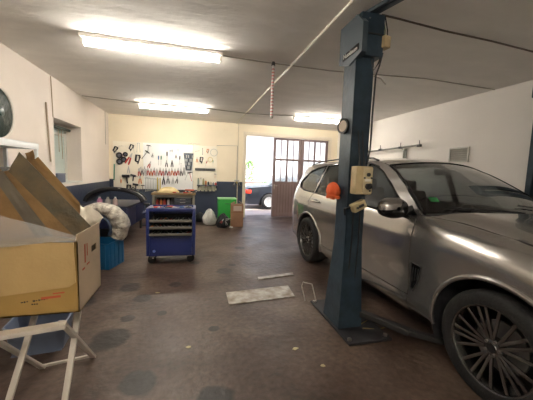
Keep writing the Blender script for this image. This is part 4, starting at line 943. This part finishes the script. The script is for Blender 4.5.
sheet('cardboard_sheet', [(-1.243,2.160,1.466),(-1.158,2.156,1.450),(-.857,2.055,1.046),(-.955,2.056,1.048)], .006, m_gcard, 'grey brown cardboard sheet left of the orange strip', 'cardboard sheet', group=G, wob=.003)
sheet('cardboard_sheet', [(-1.331,2.154,1.327),(-1.189,2.189,1.468),(-.928,2.080,1.032),(-1.302,2.080,1.03)], .006, m_ocard, 'wide orange brown cardboard sheet at the left of the leaning stack', 'cardboard sheet', group=G, wob=.004)
sheet('cardboard_sheet', [(-1.062,2.234,1.505),(-1.003,2.244,1.548),(-.738,2.169,1.248),(-.74,2.15,1.12)], .006, m_ocard, 'brown cardboard sheet standing behind the dark pointed one', 'cardboard sheet', group=G, wob=.005)
b = MB(); b.grid(lambda u, v: (-1.078+.045*u+.01*sin(v*3), 2.245+.01*sin(u*4), 1.51+.06*v+.02*u*v-.01*(1-v)*u), rng(0,1,6), rng(0,1,5)); o = b.build('cardboard_curl', m_ocard, solid=.005, out=(0,9,0)); tag(o, 'small curled cardboard piece sticking up at the top of the leaning stack', 'cardboard piece')
# plastic film over the box rim
m_filmt = mat('thin_clear_film', (.95,.94,.92), .2, trans=.85, ior=1.15, bump=1., bscale=11)
b = MB()
def fl(u, v):
    a = Vector((-1.36,1.98,1.32)).lerp(Vector((-.665,1.98,1.045)), u); c = Vector((-1.34,1.83,1.03)).lerp(Vector((-.66,1.862,1.06)), u)
    p = a.lerp(c, v); return p+Vector((0, .02*sin(u*13+v*4)-.012, .012*sin(u*9+v*11)*(1-v)))
b.grid(fl, rng(0,1,30), rng(0,1,12)); o = b.build('plastic_film', m_filmt, solid=.0015, out=(0,9,0), angle=60); tag(o, 'clear crinkled plastic film draped in the open cardboard box', 'plastic film')
# bin and dark things below the stand
m_bin = mat('blue_grey_tub', (.22,.27,.38), .4, trans=.25)
r = tag(empty('plastic_tub', (-1.20,2.62,0), .1), 'blue grey plastic tub on the floor under the folding stand', 'tub')
b = MB(); b.grid(lambda a, t: ((.17+.035*t)*max(-1,min(1,1.25*cos(a))), (.125+.03*t)*max(-1,min(1,1.25*sin(a))), .24*t), [2*pi*i/32 for i in range(32)], rng(0,1,6), close_u=True); b.box((0,0,.004),(.33,.24,.008)); b.build('tub', m_bin, r, solid=.004, out=(0,0,.1))
b = MB(); b.tube([((.205)*max(-1,min(1,1.25*cos(a))), (.155)*max(-1,min(1,1.25*sin(a))), .24) for a in [2*pi*i/32 for i in range(32)]], .009, 6, closed=True); b.build('rim', m_bin, r)
bag('refuse_bag', (-1.62,2.45,0), .20, .22, .26, m_bagb, 'black bag on the floor at the left edge under the stand', 'bag', 15)

# ------------------------------------------------------------------ blue crate, wrapped bumper, white sheet
m_crate = mat('teal_blue_crate', (.012,.13,.30), .35)
m_crated = mat('navy_crate', (.02,.035,.11), .4)
m_wrap = mat('milky_wrapping_film', (.74,.68,.58), .3, bump=1., bscale=18, var=.35, vscale=7, vcol=(.30,.26,.21), trans=.1, stretch=(3,1,3))
r = tag(empty('blue_crate', (-1.305,4.705,0), radians(-17)), 'teal blue plastic crate on the floor under the wrapped car bumper', 'crate')
b = MB()
for s in (-1, 1): b.box((s*.20,0,.19), (.012,.40,.38), bev=.003); b.box((0,s*.20,.19), (.41,.012,.38), bev=.003)
b.box((0,0,.008), (.40,.40,.016)); b.build('body', m_crate, r)
b = MB(); b.tube([(-.205,-.205,.385),(.205,-.205,.385),(.205,.205,.385),(-.205,.205,.385)], .012, 6, closed=True); b.build('rim', m_crate, r)
for x in (-.15,-.05,.05,.15):
    b = MB(); b.box((x,-.209,.19), (.016,.008,.34)); b.build('rib', m_crate, r)
    b = MB(); b.box((.209,x,.19), (.008,.016,.34)); b.build('rib', m_crate, r)
r = tag(empty('wrapped_bumper', (-1.40,4.80,.40)), 'curved car bumper wrapped in milky plastic film lying over the teal crate', 'wrapped bumper')
def bump_(a, q, R0=.34, th=.125, wy=.20, jit=1):
    R_ = R0+jit*.005*sin(a*9); cr_ = cos(q); sr_ = sin(q)
    tt = th*(1 if not jit else max(.25, min(1, 1.05-.75*abs(a-radians(10))/radians(110)))) ; rad = R_+tt*cr_*(1+jit*.02*sin(13*a+2*q)+jit*.025*sin(31*a+3*q)); yy = wy*(abs(sr_)**.7)*(1 if sr_ > 0 else -1)+jit*.012*sin(15*a+q*3)
    return (-.02+rad*cos(a)*1.0, yy-.12*cos(a)*0, .17+rad*sin(a)*.92)
b = MB(); b.grid(bump_, rng(radians(-28), radians(138), 50), [2*pi*i/24 for i in range(25)]); b.build('film_cover', m_wrap, r, angle=60)
b = MB(); b.grid(lambda a, q: bump_(a, q, .235, .035, .20, 0), rng(radians(-25), radians(150), 24), [2*pi*i/16 for i in range(17)]); b.build('bumper_shell', mat('slate_blue_bumper', (.055,.075,.12), .35, coat=.5), r, angle=60)
for i in range(9):
    a0 = radians(-24+18*i); b = MB(); b.tube([tuple(Vector(bump_(a0+.01*k, pi+.35+.30*k))*1.0) for k in range(8)], .005, 5); b.build('film_fold', mat('film_fold_dark', (.36,.31,.25), .3), r)
# white sheet hanging between cardboard and bumper
def sh(u, v):
    return (-1.70+.50*u-.10*v, 4.40+.05*sin(u*5+v*2)-.04*v, .99-.16*u**2-.26*v*(.35+.65*u)+.025*sin(u*11+v*4)+.012*sin(u*23-v*9))
b = MB(); b.grid(sh, rng(0,1,40), rng(0,1,16)); o = b.build('packing_sheet', mat('cream_packing_foil', (.76,.68,.55), .5, bump=.6, bscale=9), solid=.003, out=(0,9,0), angle=60); tag(o, 'creased cream white packing sheet in front of the wrapped bumper', 'packing sheet')
r = tag(empty('storage_box', (-1.98,4.85,0)), 'dark covered storage box along the left wall supporting the packing sheet', 'box')
b = MB(); b.box((0,0,.40), (.44,.60,.80), bev=.02); b.build('body', m_crated, r)
b = MB(); b.box((0,0,.815), (.47,.63,.04), bev=.012); b.build('lid', mat('slate_lid', (.10,.12,.16), .4), r)

# ------------------------------------------------------------------ navy bench with car parts in the rear left corner
m_navy = mat('navy_enamel', (.022,.026,.075), .4)
r = tag(empty('navy_bench', (-1.72,7.0,0), radians(-6)), 'low navy blue bench cabinet on short legs in the rear left corner', 'bench')
b = MB(); b.box((0,0,.45), (.95,1.30,.44), bev=.02); b.build('cabinet', m_navy, r)
b = MB(); b.box((0,0,.685), (1.0,1.36,.03), bev=.008); b.build('top', mat('navy_top', (.035,.04,.07), .35), r)
for x in (-.42,.42):
    for y in (-.58,.58): b = MB(); b.box((x,y,.115),(.05,.05,.23),bev=.004); b.build('leg', m_dk, r)
for i in range(2): b = MB(); b.box((-.23+.46*i,-.655,.45),(.43,.012,.38),bev=.004); b.build('door', m_navy, r)
for i in range(2): b = MB(); b.box((.481,-.32+.64*i,.45),(.012,.60,.38),bev=.004); b.build('door', m_navy, r)
# black wheel-arch liner lying on it
r = tag(empty('wheel_arch_cover', (-1.56,6.72,.70), radians(-4)), 'black curved wheel arch cover standing on the navy bench', 'car part')
def arc_c(u, v):
    a = radians(8+164*u); return (-.56*cos(a), -.02+.42*(v-.5), .01+.33*sin(a)**.8*(1-.10*v))
b = MB(); b.grid(arc_c, rng(0,1,34), rng(0,1,6)); b.build('shell', mat('black_moulding', (.025,.024,.026), .4, bump=.3, bscale=12), r, solid=.03, out=(0,0,0), angle=60)
b = MB(); b.tube([arc_c(u, 0) for u in rng(0,1,34)], .045, 8); b.build('edge_roll', mat('black_moulding', (.025,.024,.026)), r, angle=60)
for k, (o1, m_) in enumerate(((.0, m_chrome), (.05, m_blk))):
    b = MB(); b.tube([tuple(Vector(arc_c(u, 0))+Vector((.05+o1,-.03,.02))) for u in rng(.52,.97,14)], .010 if k == 0 else .014, 6); b.build('chrome_strip', m_, r)
for i, (x, c, n) in enumerate(((-1.85,(.62,.25,.38),'pink bottle under the black arch, leftmost'),(-1.70,(.62,.56,.54),'white bottle under the black arch, middle'),(-1.56,(.60,.44,.42),'pale pink bottle under the black arch, rightmost'))):
    q = tag(empty('bottle', (x,6.50,.70)), n, 'bottle', 'bottles under the black arch')
    b = MB(); b.lathe([(0,0),(.045,0),(.048,.02),(.048,.11),(.02,.15),(0,.15)], n=18); b.build('body', mat('bottle_%d' % i, c, .35), q)
    b = MB(); b.cyl((0,0,.15),(0,0,.175),.02,12); b.build('cap', m_white, q)
r = tag(empty('steel_clamp_stand', (-1.16,7.9,0)), 'small dark steel stand by the right end of the navy bench', 'stand')
b = MB(); b.tube([(0,0,0),(0,0,.55)], .018, 8); b.build('post', m_dk, r)
b = MB(); b.box((0,0,.01),(.22,.22,.02),bev=.004); b.build('foot', m_dk, r)
b = MB(); b.box((0,0,.56),(.16,.10,.05),bev=.01); b.build('top', m_dk, r)

# ------------------------------------------------------------------ left wall: shelf, round mirror, sill box
m_sw = mat('white_shelf_enamel', (.80,.83,.84), .35)
r = tag(empty('white_shelf_rack', (-2.12,3.80,0)), 'tall white metal rack with dark green underside against the left wall', 'rack')
b = MB(); b.box((.17,-.05,1.725),(.03,1.20,.075),bev=.004); b.box((0,.545,1.725),(.37,.03,.075),bev=.004); b.box((-.17,-.05,1.725),(.03,1.20,.075),bev=.004); b.build('top_rim', m_sw, r)
b = MB(); b.box((0,-.05,1.700),(.33,1.17,.018)); b.build('underside', mat('dark_green_panel', (.010,.045,.035), .4), r)
for x in (-.165,.165):
    for y in (-.62,.53): b = MB(); b.box((x,y,.85),(.035,.035,1.70),bev=.003); b.build('upright', m_sw, r)
b = MB(); b.box((.17,.545,1.64),(.012,.012,.12)); b.build('hook', m_dk, r)
for z in (.35,1.15): b = MB(); b.box((0,-.05,z),(.33,1.16,.025),bev=.003); b.build('shelf', m_sw, r)
r = tag(empty('dark_box', (-2.14,3.65,1.163)), 'dark box on the upper shelf of the white rack', 'box')
b = MB(); b.box((0,0,.14),(.26,.42,.28),bev=.01); b.build('body', m_bagb, r); b = MB(); b.box((0,0,.285),(.27,.43,.02),bev=.004); b.build('lid', m_dk, r)
r = tag(empty('round_wall_mirror', (XL,4.235,2.115)), 'round dark green reflective disc with pale rim on the left wall', 'round disc')
m_gd = mat('green_black_glass', (.008,.022,.018), .35, var=.9, vscale=9, vcol=(.016,.030,.025), spec=.2, bump=1., bscale=9)
b = MB(); b.lathe([(0,.05),(.15,.045),(.26,.03),(.305,.02),(.305,0),(0,0)], (0,0,0), (1,0,0), 48); b.build('disc', m_gd, r)
b = MB(); b.lathe([(.300,0),(.335,0),(.340,.02),(.328,.038),(.305,.034)], (0,0,0), (1,0,0), 48, close=True); b.build('rim', mat('pale_rim', (.72,.66,.58), .35), r)
b = MB(); b.lathe([(0,.05),(.05,.05),(.045,.075),(0,.08)], (0,0,0), (1,0,0), 24); b.build('boss', mat('boss_green', (.03,.07,.06), .3), r)
r = tag(empty('sill_box', (XL-.12,6.03,wz0+.024)), 'small blue grey plastic box on the window sill', 'box')
b = MB(); b.box((0,0,.075),(.20,.34,.15),bev=.012); b.build('body', mat('blue_grey_box', (.11,.135,.20), .45), r); b = MB(); b.box((0,0,.16),(.21,.35,.022),bev=.005); b.build('lid', mat('blue_grey_lid', (.14,.165,.23), .45), r)

# ------------------------------------------------------------------ outside
m_yard = mat('yard_paving', (.30,.24,.21), .8, bump=.3, bscale=20, var=.25, vscale=2)
b = MB(); b.box((4,YB+.25+9,-.10),(34,18,.18)); struct('ground', b, m_yard)
m_out = mat('white_render', (.88,.86,.82), .8, bump=.1)
r = tag(empty('neighbour_house', (5.2,17.6,0)), 'bright white rendered house across the yard seen through the doorway', 'house')
b = MB(); b.box((0,0,2.9),(17,1.2,5.8)); b.build('wall', m_out, r)
b = MB(); b.box((0,-.95,4.45),(17.4,1.1,.10)); b.build('eave', mat('grey_eave', (.35,.35,.37), .6), r)
for x in (-2.6,-1.9,-1.2): b = MB(); b.box((x,-.62,3.75),(.42,.05,.10)); b.build('vent_slot', mat('pale_yellow_slot', (.72,.70,.40), .6), r)
for x in (-4.5,1.5,5.5): b = MB(); b.box((x,-.62,2.3),(1.2,.06,1.3)); w_ = b.build('window', mat('outdoor_pane', (.25,.3,.34), .1), r); b = MB(); b.box((x,-.66,1.6),(1.4,.12,.06)); b.build('sill', m_out, w_)
r = MB(); r.box((4.5,14.2,.48),(15,.25,.96)); r.box((4.5,14.2,.985),(15.2,.32,.05)); o = r.build('garden_wall', mat('pinkish_brick', (.60,.42,.36), .8, var=.25, vscale=6, bump=.3)); tag(o, 'low pinkish garden wall behind the parked grey saloon', 'garden wall')
def shrub(x, y, h, n, lb, seed):
    random.seed(seed); r = tag(empty('shrub', (x,y,0)), lb, 'shrub'); b = MB()
    for i in range(n):
        a = random.uniform(0,2*pi); q = random.uniform(0,1)**.5*h*.38; z = random.uniform(.25,1)*h; q *= sin(min(1,(z/h))*pi*.9+.2)
        c = Vector((q*cos(a), q*sin(a), z)); d = Vector((random.uniform(-1,1),random.uniform(-1,1),random.uniform(-.3,1))).normalized()*.08; e = d.orthogonal().normalized()*.035
        b.add([c-d, c+e, c+d, c-e], [(0,1,2,3)])
    b.build('foliage', mat('leaf_green', (.14,.24,.07), .6), r, angle=180)
    b = MB()
    for k in range(5): b.tube([(0,0,0),(random.uniform(-.1,.1)*h,random.uniform(-.1,.1)*h,h*.45),(random.uniform(-.25,.25)*h,random.uniform(-.25,.25)*h,h*.85)], [.03,.02,.006], 6)
    b.build('stems', mat('bark', (.16,.11,.07), .8), r)
shrub(3.05,15.4,2.1,700,'pale green shrub behind the garden wall at the left of the doorway',1)
# grey saloon (local: rear at -x, length along +x)
sal = tag(empty('parked_saloon', (2.02,11.75,0)), 'dark grey saloon with red tail light parked outside the doorway', 'car')
m_sp = mat('dark_grey_car_paint', (.035,.042,.055), .3, .5, coat=1)
def sw(x):  return interp([(0,.62),(.15,.76),(.6,.84),(1.5,.86),(3.4,.86),(4.2,.80),(4.5,.62)], x)
def stop(x): return interp([(0,.80),(.12,.92),(.9,.98),(1.2,1.0),(3.1,.95),(4.0,.84),(4.4,.70),(4.5,.55)], x)
XS = sorted(set(rng(0,4.5,60)))
def arch(x):
    z = .20
    for c in (.95,3.65):
        d = abs(x-c)
        if d < .37: z = max(z, .30+sqrt(.37**2-d*d))
    return z
def srow(x, t):
    zb, zt = arch(x), stop(x); w = sw(x)
    if t <= 1: z = zb+(zt-.06-zb)*t; return (x, -(w-.05*(1-min(1,(z-.2)/.3))*(z < .5)-.02*ss(.6,.95,z)), z)
    q = t-1; return (x, -(w-.02)+(w-.02)*q*1.0, zt-.06+.06*sin(min(1,q*2.2)*pi/2)+.02*q)
for s in (-1, 1):
    b = MB(); b.grid(lambda x, t: (srow(x, t)[0], s*-srow(x, t)[1]*-1 if False else s*srow(x, t)[1]*-1, srow(x, t)[2]), XS, [0,.15,.3,.45,.6,.75,.9,1,1.05,1.1,1.2,1.35,1.6,2]); b.build('body_side', m_sp, sal, solid=.015, out=(2.2,0,.5), angle=50)
    b = MB(); b.box((2.3,s*(.862),.55),(2.0,.02,.05),bev=.004); b.build('side_moulding', m_satin, sal)
    gp = [(.95,.96),(1.45,1.33),(1.9,1.39),(2.5,1.36),(3.15,.95)]
    b = MB(); b.add([(x, s*(.80-.22*(z-.95)/.44), z) for x, z in gp], [(0,1,2,3,4)]); b.build('side_glass', m_tint, sal, solid=.01, out=(2.2,0,1))
    b = MB(); b.tube([(x, s*(.80-.22*(z-.95)/.44), z) for x, z in gp], .022, 6, closed=True); b.beam((2.15,s*.80,.95),(2.1,s*.59,1.38),.05,.02); b.build('window_frame', m_sp, sal)
    for c in (.95,3.65):
        b = MB(); b.lathe([(.20,-.16),(.28,-.16),(.31,-.12),(.31,-.02),(.28,.0),(.20,.0)], (c,s*.84,.31), (0,s,0), 36, close=True); wt = b.build('wheel', m_tyre, sal)
        b = MB(); b.lathe([(0,-.01),(.05,-.005),(.06,-.03),(.17,-.015),(.20,-.002),(.205,-.03),(0,-.06)], (c,s*.84,.31), (0,s,0), 30)
        for k in range(8): a = 2*pi*k/8; b.beam((c+.05*cos(a),s*.826,.31+.05*sin(a)),(c+.185*cos(a),s*.832,.31+.185*sin(a)),.03,.01,up=(0,1,0))
        b.build('hubcap', mat('silver_hubcap', (.62,.62,.62), .35, .6), wt)
    b = MB(); b.box((.035,s*.60,.70),(.09,.30,.15),bev=.02); b.box((.13,s*.745,.70),(.20,.05,.15),bev=.012); b.build('tail_light', mat('red_orange_lens', (.55,.05,.03), .2), sal)
b = MB(); b.box((-.02,0,.42),(.16,1.35,.20),bev=.04); b.box((.02,0,.70),(.05,1.25,.22),bev=.02); b.build('rear_bumper', m_sp, sal)
b = MB(); b.box((4.5,0,.42),(.16,1.35,.24),bev=.04); b.box((4.42,0,.62),(.05,1.25,.2),bev=.02); b.build('front_bumper', m_sp, sal)
b = MB(); b.grid(lambda x, q: (x, q*(.60), interp([(1.42,1.335),(1.9,1.40),(2.5,1.365)], x)+.03*(1-q*q)), rng(1.42,2.52,10), rng(-1,1,8)); b.build('roof', m_sp, sal, solid=.015, out=(2,0,.5))
for n_, p0, p1 in (('rear_screen',(.93,.965),(1.44,1.335)),('windscreen',(3.17,.965),(2.5,1.365))):
    b = MB(); b.grid(lambda t, q: (p0[0]+(p1[0]-p0[0])*t, q*(.78-.19*t), p0[1]+(p1[1]-p0[1])*t+.03*(1-q*q)), rng(0,1,6), rng(-1,1,8)); b.build(n_, m_tint, sal, solid=.008, out=(2,0,.5))
b = MB(); b.box((2.2,0,.28),(3.9,1.3,.14)); b.box((2.1,0,.55),(1.9,1.35,.4)); b.build('underbody', m_satin, sal)

# ------------------------------------------------------------------ light, world, camera
w = bpy.data.worlds.new('World'); bpy.context.scene.world = w; w.use_nodes = True; nt = w.node_tree
bg = nt.nodes['Background']; sky = nt.nodes.new('ShaderNodeTexSky'); sky.sky_type = 'NISHITA'; sky.sun_disc = False; sky.sun_elevation = radians(48); sky.sun_rotation = radians(110); sky.air_density = 1.2; sky.dust_density = 2
nt.links.new(sky.outputs['Color'], bg.inputs['Color']); bg.inputs['Strength'].default_value = SKYS
sl = bpy.data.lights.new('sun', 'SUN'); sl.energy = SUNE; sl.color = (1,.95,.86); sl.angle = radians(1)
so = bpy.data.objects.new('sun', sl); COL.objects.link(so); so.rotation_euler = Vector((.55,-.45,.95)).to_track_quat('Z', 'Y').to_euler()
cam = bpy.data.cameras.new('camera'); co = bpy.data.objects.new('camera', cam); COL.objects.link(co)
cam.sensor_width = 36; cam.sensor_fit = 'HORIZONTAL'; cam.lens = 36*CAMF/533; cam.clip_start = .02; cam.clip_end = 200
cy_, sy_, cp_, sp_ = cos(CAMY), sin(CAMY), cos(CAMP), sin(CAMP)
fw = Vector((sy_*cp_, cy_*cp_, sp_)); rt = Vector((cy_, -sy_, 0)); up = rt.cross(fw)
rt2 = rt*cos(CAMR)+up*sin(CAMR); up2 = up*cos(CAMR)-rt*sin(CAMR)
M = Matrix((rt2, up2, -fw)).transposed().to_4x4(); M.translation = Vector((0,0,1.5)); co.matrix_world = M
sc = bpy.context.scene; sc.camera = co
sc.view_settings.view_transform = 'Standard'; sc.view_settings.look = 'None'; sc.view_settings.gamma = 1; sc.view_settings.exposure = EXPO
sc.view_settings.use_curve_mapping = False
